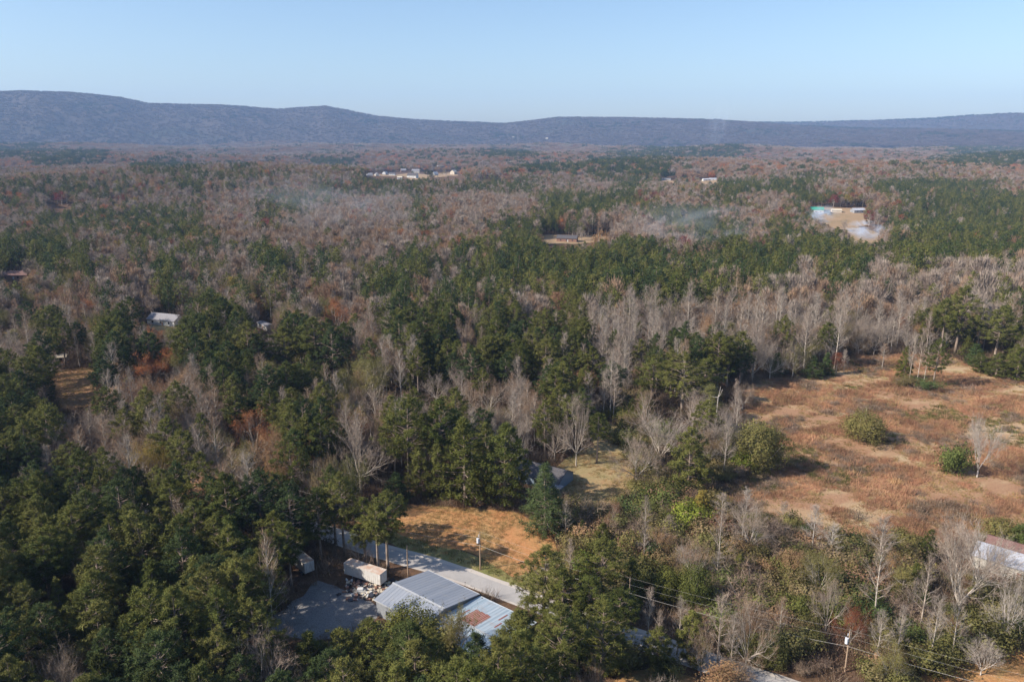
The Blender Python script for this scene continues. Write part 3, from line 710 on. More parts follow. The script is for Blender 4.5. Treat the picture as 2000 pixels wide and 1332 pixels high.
# --- box trailers
def trailer(name, c0, c1, label, W=2.5, Hh=2.7, z0=1.15, wheels=True):
    """c0,c1: ends of the long side (world xy) nearest to the camera"""
    a = math.atan2(c1[1]-c0[1], c1[0]-c0[0]); L = math.dist(c0, c1)
    o = empty(name, (c0[0], c0[1], 0), a); tag(o, label, 'trailer', 'old box trailers')
    b = MB(); b.box(0, L, 0, W, z0, z0+Hh)
    for i in range(int(L/.6)):          # side posts
        b.box(i*.6+.2, i*.6+.26, -.035, -.002, z0+.08, z0+Hh-.08); b.box(i*.6+.2, i*.6+.26, W+.002, W+.035, z0+.08, z0+Hh-.08)
    b.build('box_body', M['trailer_side'], o)
    r = MB(); r.box(-.04, L+.04, -.04, W+.04, z0+Hh+.003, z0+Hh+.07); r.build('roof', M['trailer_roof'], o)
    for s in (0, 1):
        d = MB(); d.box(L+.004, L+.07, .08+s*(W/2-.04), W/2-.05+s*(W/2-.04), z0+.12, z0+Hh-.12)
        dd = d.build('door', M['trailer_side'], o)
        h = MB(); h.tube([(L+.11, .4+s*1.7, z0+.2), (L+.11, .4+s*1.7, z0+Hh-.2)], [.025, .025], 6); h.build('lock_rod', M['greymetal'], dd)
    c = MB(); c.box(.3, L-.2, .75, .95, z0-.3, z0-.003); c.box(.3, L-.2, W-.95, W-.75, z0-.3, z0-.003); c.build('chassis', M['dark'], o)
    if wheels:
        for xx in (L-1.6, L-2.8):
            for yy in (.25, W-.25):
                w = MB(); w.tube([(xx, yy-.13, .5), (xx, yy+.13, .5)], [.5, .5], 16); ww = w.build('wheel', M['tyre'], o)
                q = MB(); q.tube([(xx, yy-.14, .5), (xx, yy+.14, .5)], [.24, .24], 12); q.build('rim', M['greymetal'], ww)
    for yy in (.5, W-.65): l = MB(); l.box(1.9, 2.05, yy, yy+.15, 0, z0-.3); l.build('landing_leg', M['greymetal'], o)
    n = int(L/4)+1
    for i in range(n+1): FOOT.append((c0[0]+math.cos(a)*L*i/n-math.sin(a)*1.2, c0[1]+math.sin(a)*L*i/n+math.cos(a)*1.2, 3.2))
    return o
t0 = G(671, 1099, 3.9); t1 = G(742, 1122, 3.9)
trailer('box_trailer', t0[:2], t1[:2], 'long white box trailer with rusty roof parked behind the debris pile')
s0 = G(598, 1097, 3.9); s1 = G(573, 1083, 3.9)
q0 = np.array(s1[:2]); q1 = np.array(G(594, 1100, 3.9)[:2]); dd_ = (q1-q0)/np.linalg.norm(q1-q0)
trailer('box_trailer', tuple(q1-dd_*7.5), tuple(q1), 'short dull box trailer in deep shade left of the long white trailer', 2.5, 2.6)
keep(rect(668, 760, 1096, 1150), 1096); keep(rect(568, 602, 1078, 1122), 1075)
keep([(600, 1150), (660, 1140), (735, 1180), (740, 1215), (690, 1240), (600, 1245), (550, 1225)], 1100)
keep([(760, 1085), (850, 1095), (1003, 1150), (1000, 1175), (930, 1150), (760, 1098)], 1085)
keep([(790, 990), (1010, 1005), (1030, 1060), (1000, 1150), (900, 1110), (830, 1080)], 990)
keep([(620, 1035), (680, 1050), (680, 1062), (620, 1048)], 1035)
# --- debris heap
dp = MB(); g = np.random.default_rng(5)
heap = tag(empty('debris_heap', (G(722, 1152)[0], G(722, 1152)[1], 0)), 'heap of pale rubble and scrap boards between trailer and workshop', 'debris', kind='stuff')
for i, (mt, n, sp) in enumerate([('white', 40, .5), ('brick', 60, .6), ('tanroof', 70, .55), ('dark', 40, .6)]):
    m = MB()
    for k in range(n):
        x, y = g.normal(size=2)*[3.6, 2.0]; hgt = max(0, .9-.12*math.hypot(x, y))*g.uniform(.2, 1)
        s = g.uniform(.12, .45, 3)*sp*2; a = g.uniform(0, 3); ca, sa = math.cos(a), math.sin(a); tz = g.uniform(-.3, .3)
        vs = []
        for dz in (-1, 1):
            for dx, dy in ((-1, -1), (1, -1), (1, 1), (-1, 1)):
                X, Y = dx*s[0], dy*s[1]; vs.append((x+X*ca-Y*sa, y+X*sa+Y*ca, hgt+.1+dz*s[2]*.5+X*tz))
        m.add(vs, [(0, 3, 2, 1), (4, 5, 6, 7), (0, 1, 5, 4), (1, 2, 6, 5), (2, 3, 7, 6), (3, 0, 4, 7)])
    m.build('rubble', M[mt], heap)
FOOT.append((heap.location.x, heap.location.y, 4.5))
b_ = MB(); b_.box(-1.0, 1.0, -.6, .6, 0, .75); b_.box(-.9, .4, -.5, .5, .752, 1.1)
o = b_.build('white_crate', M['white']); x, y, z = G(706, 1157); o.location = (x, y, 0); tag(o, 'bright white crate at the left end of the debris heap', 'crate')

# --- utility poles and wires
def pole(px, pyb, pyt=None, h=None, label='', transformer=False, arm=False):
    x, y, z = G(px, pyb)
    if h is None:
        lo, hi = 3, 16
        for _ in range(30):
            m_ = (lo+hi)/2
            if proj(x, y, m_)[1] > pyt: lo = m_
            else: hi = m_
        h = lo
    o = empty('utility_pole', (x, y, 0)); tag(o, label, 'utility pole', 'utility poles along the road')
    m = MB(); m.tube([(0, 0, -.5), (0, 0, h*.5), (0, 0, h)], [.17, .145, .115], 10); m.build('pole_shaft', M['wood'], o)
    m = MB(); m.cyl(0, 0, h, h+.28, .06, 8); m.cyl(0, 0, h+.06, h+.1, .1, 8); m.cyl(0, 0, h+.16, h+.2, .1, 8); m.build('insulator', M['porcelain'], o)
    if transformer:
        m = MB(); m.cyl(-.48, -.12, h-2.6, h-1.5, .30, 14); m.cyl(-.48, -.12, h-1.5, h-1.42, .33, 14); m.box(-.25, -.1, -.16, -.04, h-2.3, h-1.8)
        t = m.build('transformer', M['transformer'], o)
        m = MB(); m.cyl(-.48, -.12, h-1.42, h-1.1, .06, 8); m.build('bushing', M['porcelain'], t)
        m = MB(); m.cyl(-.3, 0, h-1.0, h-.5, .07, 8); m.box(-.3, -.08, -.03, .03, h-.78, h-.72); m.build('fuse_cutout', M['transformer'], o)
    FOOT.append((x, y, 1.2)); return (x, y, h)
PA = pole(797, 1126, 1066, label='bare utility pole beside the road left of the metal workshop')
PB = pole(938, 1112, 1040, label='utility pole with white transformer in the open grass behind the workshop', transformer=True)
PC = pole(1227, 1216, 1130, label='thin utility pole among the pines right of the workshop')
PD = pole(1650, 1312, 1232, label='utility pole with white transformer in the brush near the bottom right corner', transformer=True)
PL = pole(655, 1046, h=PB[2], label='utility pole hidden among the pines above the short dull trailer')
PE = (PD[0]+40, PD[1]-19, PD[2]); PZ = (PL[0]-34, PL[1]+22, PL[2])
def wire(a, b, za, zb, sag, r, label, dy=0):
    n = 24; pts = []
    for i in range(n+1):
        t = i/n; pts.append((a[0]+(b[0]-a[0])*t, a[1]+(b[1]-a[1])*t+dy, za+(zb-za)*t-4*sag*t*(1-t)))
    m = MB(); m.tube(pts, [r]*(n+1), 5); o = m.build('overhead_wire', M['steel']); tag(o, label, 'wire', 'overhead wires'); return o
span = [('left of the pine-hidden pole above the trailers', PZ, PL), ('from the trailers to the pole in the grass', PL, PB), ('from the grass pole to the thin pole', PB, PC), ('from the thin pole to the bottom right pole', PC, PD), ('running out right of the bottom right pole', PD, PE)]
for nm, a, b in span:
    wire(a, b, a[2]+.2, b[2]+.2, .5, .010, 'thin top power wire '+nm)
    wire(a, b, a[2]-1.3, b[2]-1.3, .6, .011, 'thin middle wire '+nm, -.12)
    wire(a, b, a[2]-3.3, b[2]-3.3, .7, .025, 'thick pale low cable '+nm, -.14)
keep([(900, 1030), (985, 1030), (985, 1118), (900, 1118)], 1030)
keep([(1630, 1228), (1680, 1228), (1680, 1315), (1630, 1315)], 1225)

# --- houses
cott = gable('cottage', 1062, 938, 15, 9.5, 2.7, 5.0, -32, 'bluewall', 'darkroof', 'grey-roofed cottage half hidden behind the conical fir', windows=3, chimney=False)
pm = MB(); pm.box(5.5, 9.5, -7.6, -4.76, 2.35, 2.5); pm.build('porch_roof', M['greyroof'], cott)
for xx in (5.7, 9.3): pm = MB(); pm.box(xx-.07, xx+.07, -7.5, -7.36, 0, 2.348); pm.build('porch_post', M['white'], cott)
keep([(1020, 900), (1110, 900), (1110, 935), (1020, 925)], 900)
gable('barn', 1985, 1118, 17, 8, 3.2, 5.0, -42, 'cream', 'paleroof', 'pale-roofed barn cut by the right edge of the photo', 'barn', windows=2)
gable('brown_shed', 2010, 1100, 18, 7, 2.8, 4.2, -42, 'brick', 'brownroof', 'dark brown roofed shed behind the pale-roofed barn', 'shed', windows=0)
keep([(1935, 1070), (2000, 1085), (2000, 1115), (1945, 1095)], 1070)
gable('white_house', 326, 632, 19, 9, 3.0, 5.6, -20, 'white', 'greyroof', 'white house with grey gable roof among trees left of centre', windows=3)
gable('white_house', 368, 633, 9, 6, 2.5, 3.8, -10, 'white', 'paleroof', 'small white outbuilding just right of the white house', 'outbuilding', windows=1)
gable('mobile_home', 519, 642, 12, 4, 2.7, 3.2, -48, 'white', 'greyroof', 'white mobile home peeking out left of the tall pine group', 'mobile home', windows=2)
keep([(290, 604), (350, 604), (362, 628), (290, 628)], 604); keep(rect(504, 532, 624, 644), 622)
gable('small_house', 2, 690, 11, 7, 2.8, 4.5, 10, 'white', 'darkroof', 'small white house at the left edge above the pasture', windows=2)
gable('small_house', 112, 402, 24, 14, 4, 8, -65, 'white', 'tanroof', 'far white house with tan roof at the upper left', windows=2, chimney=False)
gable('small_house', 30, 545, 20, 11, 3, 5.5, 10, 'brick', 'brownroof', 'low brick house with reddish roof near the left edge', windows=2)
gable('small_house', 165, 506, 10, 6, 2.8, 4.2, 0, 'white', 'paleroof', 'tiny white house among dark trees at the left', windows=1)
gable('small_house', 122, 705, 4.5, 3.5, 2.3, 3.2, 10, 'cream', 'tanroof', 'small pale hut above the brown pasture', 'hut', windows=1)
keep(rect(98, 140, 392, 410), 392); keep(rect(14, 52, 532, 546), 530); keep(rect(0, 12, 672, 690), 670)
gable('ranch_house', 1108, 472, 20, 12, 3.2, 5.8, -12, 'brick', 'darkroof', 'low dark-roofed ranch house in the tan clearing near the centre', windows=3)
keep([(1060, 458), (1200, 461), (1200, 468), (1130, 474), (1090, 476), (1062, 472)], 455)
fh = gable('farmhouse', 1592, 416, 21, 13, 4.2, 7.6, -14, 'white', 'greenroof', 'white farmhouse with bright green roof in the clearing', windows=3, chimney=True)
ex = MB(); ex.box(10.7, 19, -5.5, 5.5, -1, 3.6); ex.build('extension', M['bluewall'], fh)
gable('carport', 1633, 415, 13, 9, 2.6, 4.2, -12, 'tanroof', 'tanroof', 'tan-roofed carport between green-roofed farmhouse and grey barn', 'carport', windows=0)
gable('farm_barn', 1675, 416, 17, 11, 3.4, 6.0, 8, 'greymetal', 'paleroof', 'grey barn at the right end of the farmhouse clearing', 'barn', windows=2)
keep([(1578, 398), (1688, 398), (1690, 440), (1640, 447), (1600, 430)], 395); keep([(1655, 450), (1700, 448), (1712, 474), (1665, 468)], 440)
def car(px, py, L, mat, rz, label):
    x, y, z = G(px, py); o = empty('parked_car', (x, y, z+.5), R(rz)); tag(o, label, 'car', 'vehicles parked at the farmhouse')
    m = MB(); l = L/2
    prof = [(-l, .35), (-l, .85), (-l*.62, 1.0), (-l*.35, 1.5), (l*.3, 1.5), (l*.52, 1.0), (l, .85), (l, .35)]
    m.add([(a, -.9, b) for a, b in prof]+[(a, .9, b) for a, b in prof], [tuple(range(8)), tuple(range(15, 7, -1))]+[(i, (i+1) % 8, 8+(i+1) % 8, 8+i) for i in range(8)])
    m.build('body', M[mat], o)
    for yy in (-.92, .903): m = MB(); m.box(-l*.33, l*.28, yy, yy+.017, 1.02, 1.42); m.build('side_window', M['dark'], o)
    for a in (-.6, .6):
        for b in (-.8, .8): w = MB(); w.tube([(a*l, b-.1, .33), (a*l, b+.1, .33)], [.33, .33], 10); w.build('wheel', M['tyre'], o)
car(1603, 419.5, 6.2, 'white', 5, 'white pickup-like car on the grass below the green-roofed farmhouse')
car(1620, 421, 6.8, 'silver', 5, 'silver car parked right of the white car in the farm clearing')
for i, (px, py, L, W, hh, hr, rz, wl_, rf, lb) in enumerate([
 (722, 345, 17, 12, 5, 10, 20, 'white', 'greyroof', 'leftmost white house of the distant hilltop estate'),
 (736, 344, 14, 11, 5, 9, -65, 'cream', 'greyroof', 'second house from the left in the distant hilltop estate'),
 (752, 341, 15, 12, 5, 9, 70, 'white', 'greyroof', 'third house from the left, grey roofed, in the distant estate'),
 (766, 343, 19, 13, 5, 9, -5, 'white', 'darkroof', 'wide white fourth house of the distant estate'),
 (788, 337, 18, 13, 6, 12, 15, 'brick', 'greyroof', 'high grey-roofed house left of the estate centre'),
 (812, 338, 26, 12, 6, 12, 0, 'cream', 'greyroof', 'long grey-roofed house at the back of the distant estate'),
 (806, 348, 22, 13, 5, 10, -18, 'white', 'darkroof', 'white dark-roofed house at the front centre of the estate'),
 (824, 334, 16, 12, 7, 13, 60, 'cream', 'darkroof', 'cream gabled house behind the estate trees'),
 (858, 335, 18, 13, 6, 12, -30, 'white', 'paleroof', 'pale-roofed house at the back right of the estate'),
 (850, 343, 18, 12, 5, 11, 50, 'white', 'paleroof', 'bright white steep-roofed house right of the estate pines'),
 (886, 341, 20, 16, 8, 14, 65, 'tanroof', 'tanroof', 'tall tan gabled house at the right end of the estate'),
 (781, 351, 10, 7, 4, 6, 0, 'white', 'tanroof', 'small white outbuilding in front of the estate')]):
    gable('estate_house', px, py, L, W, hh, hr, rz, wl_, rf, lb, 'house', 'houses of the distant hilltop estate', 2)
keep([(715, 338), (740, 336), (770, 334), (900, 328), (903, 344), (830, 346), (800, 350), (716, 346)], 336)
gable('farm_building', 1300, 353, 24, 9, 3.5, 5, -3, 'cream', 'greyroof', 'long pale low building far off right of centre', 'building', windows=2)
gable('farm_building', 1342, 345, 14, 10, 5, 9, 20, 'white', 'paleroof', 'small bright building above the orange tree on the far plain', 'building', windows=1)
gable('farm_building', 1378, 354, 15, 8, 3.5, 5.5, 10, 'white', 'paleroof', 'bright white double building far off right, left half', 'building', windows=1)
gable('farm_building', 1392, 353, 17, 8, 3.5, 5.5, -5, 'white', 'paleroof', 'bright white double building far off right, right half', 'building', windows=1)
keep(rect(1292, 1316, 345, 354), 343); keep(rect(1368, 1400, 346, 356), 344)
for px, py, lb in [(1002, 270, 'left tiny pale house on the wooded mountain slope'), (1068, 272.5, 'right tiny pale house on the wooded mountain slope')]:
    a, b, c = ray(px, py); tt = 7700/b; X, Y = float(a*tt), float(b*tt)
    for r_ in np.linspace(7050, 8700, 300):
        t_ = r_/math.hypot(a, b); zz = CAMH+c*t_
        if float(ridge_z(np.array([a*t_]), np.array([b*t_]), SKY_L, 7000, 8800)[0]) >= zz: break
    o = empty('mountain_house', (float(a*t_), float(b*t_), float(zz)+4), 0); tag(o, lb, 'house', 'houses on the mountain slope')
    m = MB(); m.add([(-11, -7, -12), (11, -7, -12), (11, 7, -12), (-11, 7, -12), (-11, -7, 5), (11, -7, 5), (11, 7, 5), (-11, 7, 5), (-11, 0, 9), (11, 0, 9)], [(0, 1, 5, 4), (2, 3, 7, 6), (1, 2, 6, 9, 5), (3, 0, 4, 8, 7)]); m.build('wall', M['cream'], o)
    m = MB(); m.add([(-12, -8, 4.6), (12, -8, 4.6), (12, 0, 9.6), (-12, 0, 9.6), (12, 8, 4.6), (-12, 8, 4.6)], [(0, 1, 2, 3), (3, 2, 4, 5)]); m.build('roof', M['tanroof'], o)

# ---------------------------------------------------------------- hand-placed trees
# (proto family, x of trunk, top y, base y or None, height, crown radius in px or None, crown material or None, label)
HAND = [
 ('pine_c', 800, 775, 948, None, 52, 'pine', 'large round-topped pine with tall bare trunk, leftmost of the big roadside pines'),
 ('pine_a', 862, 778, 945, None, 44, 'pine', 'large pine second from the left in the row above the orange slope'),
 ('young_b', 908, 820, 985, None, 50, 'pine', 'big pine green down to the ground, third from left above the slope'),
 ('young_c', 985, 828, 990, None, 50, 'pine', 'big full pine just left of the grey-roofed cottage'),
 ('fir_a', 1065, 908, 1043, None, 46, 'fir', 'dense conical blue-green fir in front of the cottage'),
 ('pine_f', 893, 800, 925, None, 36, 'pine_dark', 'dark pine behind the second big roadside pine'),
 ('oak_b', 705, 795, 962, None, 80, None, 'broad leafless oak with pale limbs left of the big roadside pines'),
 ('leafy_b', 500, 798, 895, None, 58, 'leaf_orange', 'round orange-brown tree standing alone among bare trees at left'),
 ('leafy_a', 735, 705, 800, None, 48, 'leaf_olive', 'round yellow-olive tree behind the broad leafless oak'),
 ('leafy_c', 300, 688, 770, None, 42, 'leaf_orange', 'orange-crowned tree right of the brown pasture'),
 ('oak_b', 852, 722, 790, None, 42, None, 'low leafless tree with twisted white limbs behind the roadside pines'),
 ('oak_c', 957, 738, 815, None, 40, 'twig_brown', 'rounded brown-twigged bare tree behind the roadside pines'),
 ('oak_a', 1125, 765, 910, None, 36, None, 'bare tree rising behind the cottage yard'),
 ('vase_d', 1243, 848, 945, None, 58, None, 'wide fan-shaped bare tree right of the cottage yard'),
 ('vase_e', 1290, 805, 905, None, 60, None, 'tall pale fan-shaped bare tree behind the wide one'),
 ('oak_b', 1255, 755, 850, None, 50, 'twig_brown', 'brownish round bare tree left of the olive pine group'),
 ('young_a', 1345, 838, 960, None, 45, 'pine_olive', 'olive pine at the field corner left of the round willow'),
 ('mound_a', 1482, 822, 922, None, 48, 'leaf_olive', 'large rounded grey-olive tree at the left edge of the brown field'),
 ('mound_b', 1685, 803, 862, None, 42, 'leaf_olive', 'lone round olive bush in the middle of the brown field'),
 ('bush_a', 1860, 868, 925, None, 30, 'cedar', 'dark green bush left of the bare tree in the brown field'),
 ('vase_e', 1908, 812, 932, None, 42, 'twig_white', 'whitish bare tree standing in the brown field at right'),
 ('pine_c', 1822, 662, 758, None, 24, 'pine', 'pine in the small clump inside the field'),
 ('young_d', 1764, 678, 742, None, 16, 'pine', 'small dark pine at the left of the field clump'),
 ('pole_f', 1775, 650, 748, None, 12, 'twig', 'slim bare tree in the field clump beside the small pine'),
 ('pole_g', 1790, 640, 752, None, 12, 'twig', 'slim bare tree in the centre of the field clump'),
 ('pole_h', 1803, 650, 752, None, 12, 'twig', 'slim bare tree left of the pine in the field clump'),
 ('bush_e', 1810, 735, 762, None, 30, 'cedar', 'dark brush at the foot of the field clump'),
 ('bush_f', 1765, 732, 756, None, 22, 'bush', 'olive brush at the left foot of the field clump'),
 ('pine_e', 1865, 560, 690, None, 40, 'pine_olive', 'tall olive pine above the far edge of the field'),
 ('pine_b', 1835, 585, 690, None, 28, 'pine_olive', 'narrow olive pine left of the tallest one behind the field'),
 ('pine_c', 1942, 598, 705, None, 42, 'pine_olive', 'broad olive pine at the far right edge of the field'),
 ('cedar_a', 1902, 672, 714, None, 18, 'cedar', 'small dark cedar at the back edge of the field'),
 ('young_a', 1945, 690, 738, None, 24, 'pine', 'young green pine at the back right corner of the field'),
 ('young_b', 1985, 680, 742, None, 26, 'pine', 'young green pine nearest the right border behind the field'),
 ('young_c', 1912, 690, 728, None, 18, 'pine', 'small young pine between cedar and corner pines'),
 ('cedar_b', 1585, 695, 738, None, 20, 'pine_dark', 'dark bushy cedar at the back left of the field'),
 ('cedar_a', 1515, 690, 732, None, 18, 'pine_dark', 'dark cedar under the bare poplars behind the field'),
 ('cedar_b', 1612, 690, 733, None, 14, 'cedar', 'small green cedar right of the dark bushy one'),
 ('leafy_g', 1632, 688, 732, None, 14, 'leaf_rust', 'small rusty sapling at the back of the field'),
 ('pole_f', 1648, 682, 728, None, 9, 'twig', 'thin bare sapling right of the rusty sapling'),
 ('pole_g', 1722, 670, 722, None, 13, 'twig_brown', 'thin brown bare sapling in the back of the field'),
 ('pine_d', 1400, 650, 765, None, 28, 'pine', 'tall pine standing out above the olive pine group'),
 ('pine_e', 1330, 690, 805, None, 46, 'pine_olive', 'broad olive pine in the group left of the field'),
 ('pine_a', 1375, 700, 790, None, 36, 'pine_olive', 'olive pine right of the broad one left of the field'),
 ('pine_c', 1272, 692, 790, None, 36, 'pine_olive', 'olive pine at the left of the group near the field'),
 ('vase_d', 1450, 742, 800, None, 26, 'bush_brown', 'bare shrubby tree at the inner corner of the field'),
 ('pine_d', 1165, 745, 905, 17, 24, 'pine', 'slim pine behind the yard track'),
 # lower right brush land
 ('vase_e', 1868, 1022, 1200, None, 92, 'twig', 'huge bare spreading tree left of the pale-roofed barn'),
 ('vase_d', 1905, 1020, 1150, None, 66, 'twig_white', 'pale bare spreading tree behind the huge one'),
 ('oak_a', 1960, 1105, 1258, None, 46, 'twig_white', 'white-barked sycamore-like bare tree in front of the barn'),
 ('vase_d', 1612, 1125, 1235, None, 34, 'twig', 'bare V-shaped tree left of the bottom right utility pole'),
 ('leafy_d', 1660, 1178, 1262, None, 38, 'leaf_rust', 'rust-topped tree just behind the bottom right utility pole'),
 ('pole_f', 1708, 1188, 1295, None, 22, 'twig', 'thin white-trunked tree right of the bottom right utility pole'),
 ('pole_h', 1748, 1182, 1290, None, 22, 'twig', 'thin pale-trunked tree, second right of that utility pole'),
 ('vase_e', 1915, 1252, 1318, None, 40, 'twig_white', 'low pale crab-like bare tree on the orange lawn'),
 ('pole_g', 1400, 1160, 1310, None, 36, 'twig', 'tall pale bare tree left of the pair at the bottom'),
 ('oak_b', 1455, 1150, 1318, None, 50, 'twig_brown', 'large reddish-twigged bare tree at the bottom right of centre'),
 ('pole_i', 1322, 1165, 1278, None, 24, 'twig', 'pale forked bare tree beside the two round pines'),
 ('pole_f', 1264, 1145, 1262, None, 16, 'twig', 'slim pinkish bare tree left of the two round pines'),
 ('pole_h', 1585, 985, 1085, None, 22, 'twig_white', 'pale slender bare tree at the lower edge of the field'),
 ('pole_f', 1622, 1022, 1105, None, 22, 'twig_white', 'second pale slender bare tree at the lower field edge'),
 ('pole_g', 1715, 1008, 1112, None, 32, 'twig', 'grey bare tree at the middle of the lower field edge'),
 ('pole_i', 1452, 952, 1032, None, 20, 'twig_white', 'pale slender bare tree right of the yellow-green cone tree'),
 ('pole_h', 1410, 962, 1030, None, 20, 'twig', 'bare sapling beside the yellow-green cone tree'),
 ('pole_f', 1530, 980, 1035, None, 18, 'twig', 'small bare sapling between pale slender trees'),
 ('cedar_a', 1368, 958, 1015, None, 22, 'leaf_yellow', 'yellow-green cone tree at the lower left corner of the field'),
 ('bush_b', 1345, 985, 1030, None, 40, 'leaf_bright', 'bright green bush under the yellow-green cone tree'),
 ('oak_c', 1335, 1068, 1118, None, 30, 'twig_white', 'pale fan-shaped bare shrub tree above the two round pines'),
 ('pole_g', 1398, 1075, 1140, None, 20, 'twig', 'slim bare tree right of the pale fan-shaped shrub tree'),
 ('pole_h', 1303, 1005, 1055, None, 18, 'twig', 'short bare sapling in the brush below the cottage clay path'),
 ('mound_a', 1305, 1108, 1180, None, 30, 'pine', 'left of the two round dark green pines in the brush'),
 ('mound_b', 1355, 1105, 1195, None, 36, 'pine', 'right of the two round dark green pines in the brush'),
 ('mound_a', 1550, 1072, 1130, None, 32, 'leaf_mix', 'rusty rounded bush in the middle of the brush'),
 ('young_c', 1810, 1035, 1100, None, 15, 'pine', 'narrow green pine top left of the huge bare tree'),
 ('cedar_b', 1990, 1025, 1075, None, 36, 'cedar', 'dark green cedar behind the barn at the right border'),
 ('mound_b', 1950, 1010, 1060, None, 34, 'leaf_olive', 'yellowish rounded bush behind the barn'),
 ('oak_c', 1160, 1283, None, 13, 46, 'twig_brown', 'round bare twiggy crown at the bottom centre'),
 # foreground centre
 ('pine_e', 1062, 1068, 1235, None, 60, 'pine_olive', 'big olive pine right of the shed wing'),
 ('pine_c', 1100, 1115, 1262, None, 58, 'pine', 'dark green pine in front of the big olive pine'),
 ('pine_a', 1172, 1050, 1195, None, 48, 'pine_olive', 'olive pine left of the thin utility pole'),
 ('pine_b', 1150, 1130, 1262, None, 52, 'pine', 'green pine below the olive pine by the thin pole'),
 ('young_d', 1015, 1195, 1300, None, 56, 'pine_olive', 'bushy pine overlapping the right end of the shed wing'),
 ('mound_a', 800, 1190, 1275, None, 62, 'pine', 'broad leafy evergreen in front of the workshop'),
 ('bush_a', 850, 1215, 1290, None, 50, 'leaf_olive', 'olive leafy bush between the broad evergreen and the grey tree'),
 ('leafy_e', 893, 1182, 1300, None, 42, 'leaf_olive', 'thinly leaved grey tree in front of the shed wing'),
 ('cedar_b', 932, 1236, 1320, None, 34, 'pine_dark', 'dark cone-shaped cedar in front of the shed wing'),
 ('young_a', 720, 1212, None, 14, 50, 'pine_olive', 'olive young pine touching the workshop side of the gravel lot'),
 ('young_b', 600, 1236, None, 14, 46, 'pine', 'green young pine at the lower edge of the gravel lot'),
 ('young_c', 660, 1232, None, 13, 46, 'pine_olive', 'olive young pine between the two at the lot edge'),
 ('vase_e', 535, 1228, None, 11, 34, 'twig_brown', 'brown twiggy bare tree at the lower left of the gravel lot'),
 ('young_c', 1285, 1228, 1305, None, 34, 'pine_olive', 'low olive pine beside the road right of the thin pole'),
 ('young_a', 1348, 1195, 1292, None, 36, 'pine_olive', 'olive pine standing between bare trees by the road'),
 ('young_b', 1120, 1200, 1300, None, 48, 'pine_dark', 'dark pine overhanging the shaded road'),
 ('pine_d', 1205, 1155, 1285, None, 44, 'pine', 'green pine just left of the thin utility pole'),
 ('mound_b', 1500, 1235, 1295, None, 40, 'bush', 'dense olive bush under the bare tree pair'),
 ('young_b', 1062, 1240, 1330, None, 50, 'pine_dark', 'dark bushy pine at the bottom below the shed wing'),
 ('bush_a', 1230, 1258, 1300, None, 36, 'bush', 'leafy bush hiding the road left of the bare tree pair'),
 ('bush_c', 1300, 1290, 1326, None, 34, 'leaf_olive', 'olive bush at the bottom edge above the orange clay'),
 ('vase_e', 1368, 1228, 1322, None, 30, 'twig_brown', 'brown bare tree between the olive pine and the tall pale tree'),
 ('bush_e', 1435, 1290, 1330, None, 36, 'bush_brown', 'twiggy brown bush at the bottom beneath the bare tree pair'),
 ('young_c', 1182, 1215, 1312, None, 42, 'pine_olive', 'olive young pine at the bottom below the thin pole'),
 ('pole_i', 1285, 1190, 1300, None, 18, 'twig', 'pale slim tree beside the low olive roadside pine'),
 ('pole_g', 1425, 1195, 1325, None, 18, 'twig', 'slim pale trunk just right of the tall pale bare tree'),
 # left of the road
 ('pine_b', 760, 960, 1112, None, 42, 'pine_olive', 'olive pine with a long bare trunk beside the long trailer'),
 ('pine_d', 741, 985, 1118, None, 36, 'pine_olive', 'olive pine with thin trunk behind the long trailer'),
 ('pine_f', 674, 925, 1085, None, 40, 'pine_olive', 'tall pine rising behind the short dull trailer'),
 ('pine_a', 655, 912, 1062, None, 34, 'pine', 'dark pine left of the tall one behind the trailers'),
 ('young_d', 775, 925, 985, None, 28, 'pine_dark', 'dark low tree beside the top of the orange slope'),
 ('pine_c', 560, 940, None, 22, 46, 'pine_dark', 'dark pine left of the short dull trailer'),
 ('pine_e', 715, 972, 1096, None, 36, 'pine', 'green pine standing between road and long trailer'),
 ('vase_d', 700, 1052, 1097, None, 28, 'twig_brown', 'low brown bare bush tree behind the long trailer'),
 ('pine_c', 628, 955, 1092, None, 40, 'pine', 'pine shading the ground between the two trailers'),
 ('pine_a', 530, 1040, 1165, None, 44, 'pine', 'shaded pine at the left edge of the gravel lot'),
 ('pine_b', 500, 1075, 1205, None, 44, 'pine_dark', 'dark pine a little left of the gravel lot'),
 ('pine_e', 545, 1000, 1125, None, 44, 'pine', 'pine just left and in front of the short dull trailer'),
 ('pine_c', 455, 1030, 1180, None, 56, 'pine', 'very tall pine well left of the gravel lot'),
 ('pine_e', 520, 1075, 1232, None, 50, 'pine', 'tall pine at the lower left corner of the gravel lot'),
 ('pine_d', 430, 1090, 1255, None, 56, 'pine_dark', 'tall dark pine far below left of the gravel lot'),
 ('pine_a', 570, 1020, 1150, None, 34, 'pine', 'pine at the upper left corner of the gravel lot'),
 ('pine_f', 478, 1125, 1245, None, 44, 'pine_dark', 'dark pine below left of the gravel lot'),
 ('young_c', 265, 1000, None, 21, 48, 'pine_olive', 'tall conical olive pine in the lower left stand'),
 ('young_a', 345, 1008, None, 20, 46, 'pine', 'conical green pine right of the tallest in the lower left stand'),
 ('young_b', 445, 1010, None, 20, 50, 'pine', 'broad conical pine nearer the dark lot edge'),
 ('young_d', 108, 1130, None, 14, 24, 'pine_olive', 'isolated narrow conical pine near the lower left corner'),
 ('young_a', 185, 1178, None, 18, 62, 'pine_olive', 'large sunlit olive pine at the lower left'),
 ('young_d', 285, 1150, None, 18, 56, 'pine', 'bushy green pine right of the large sunlit one'),
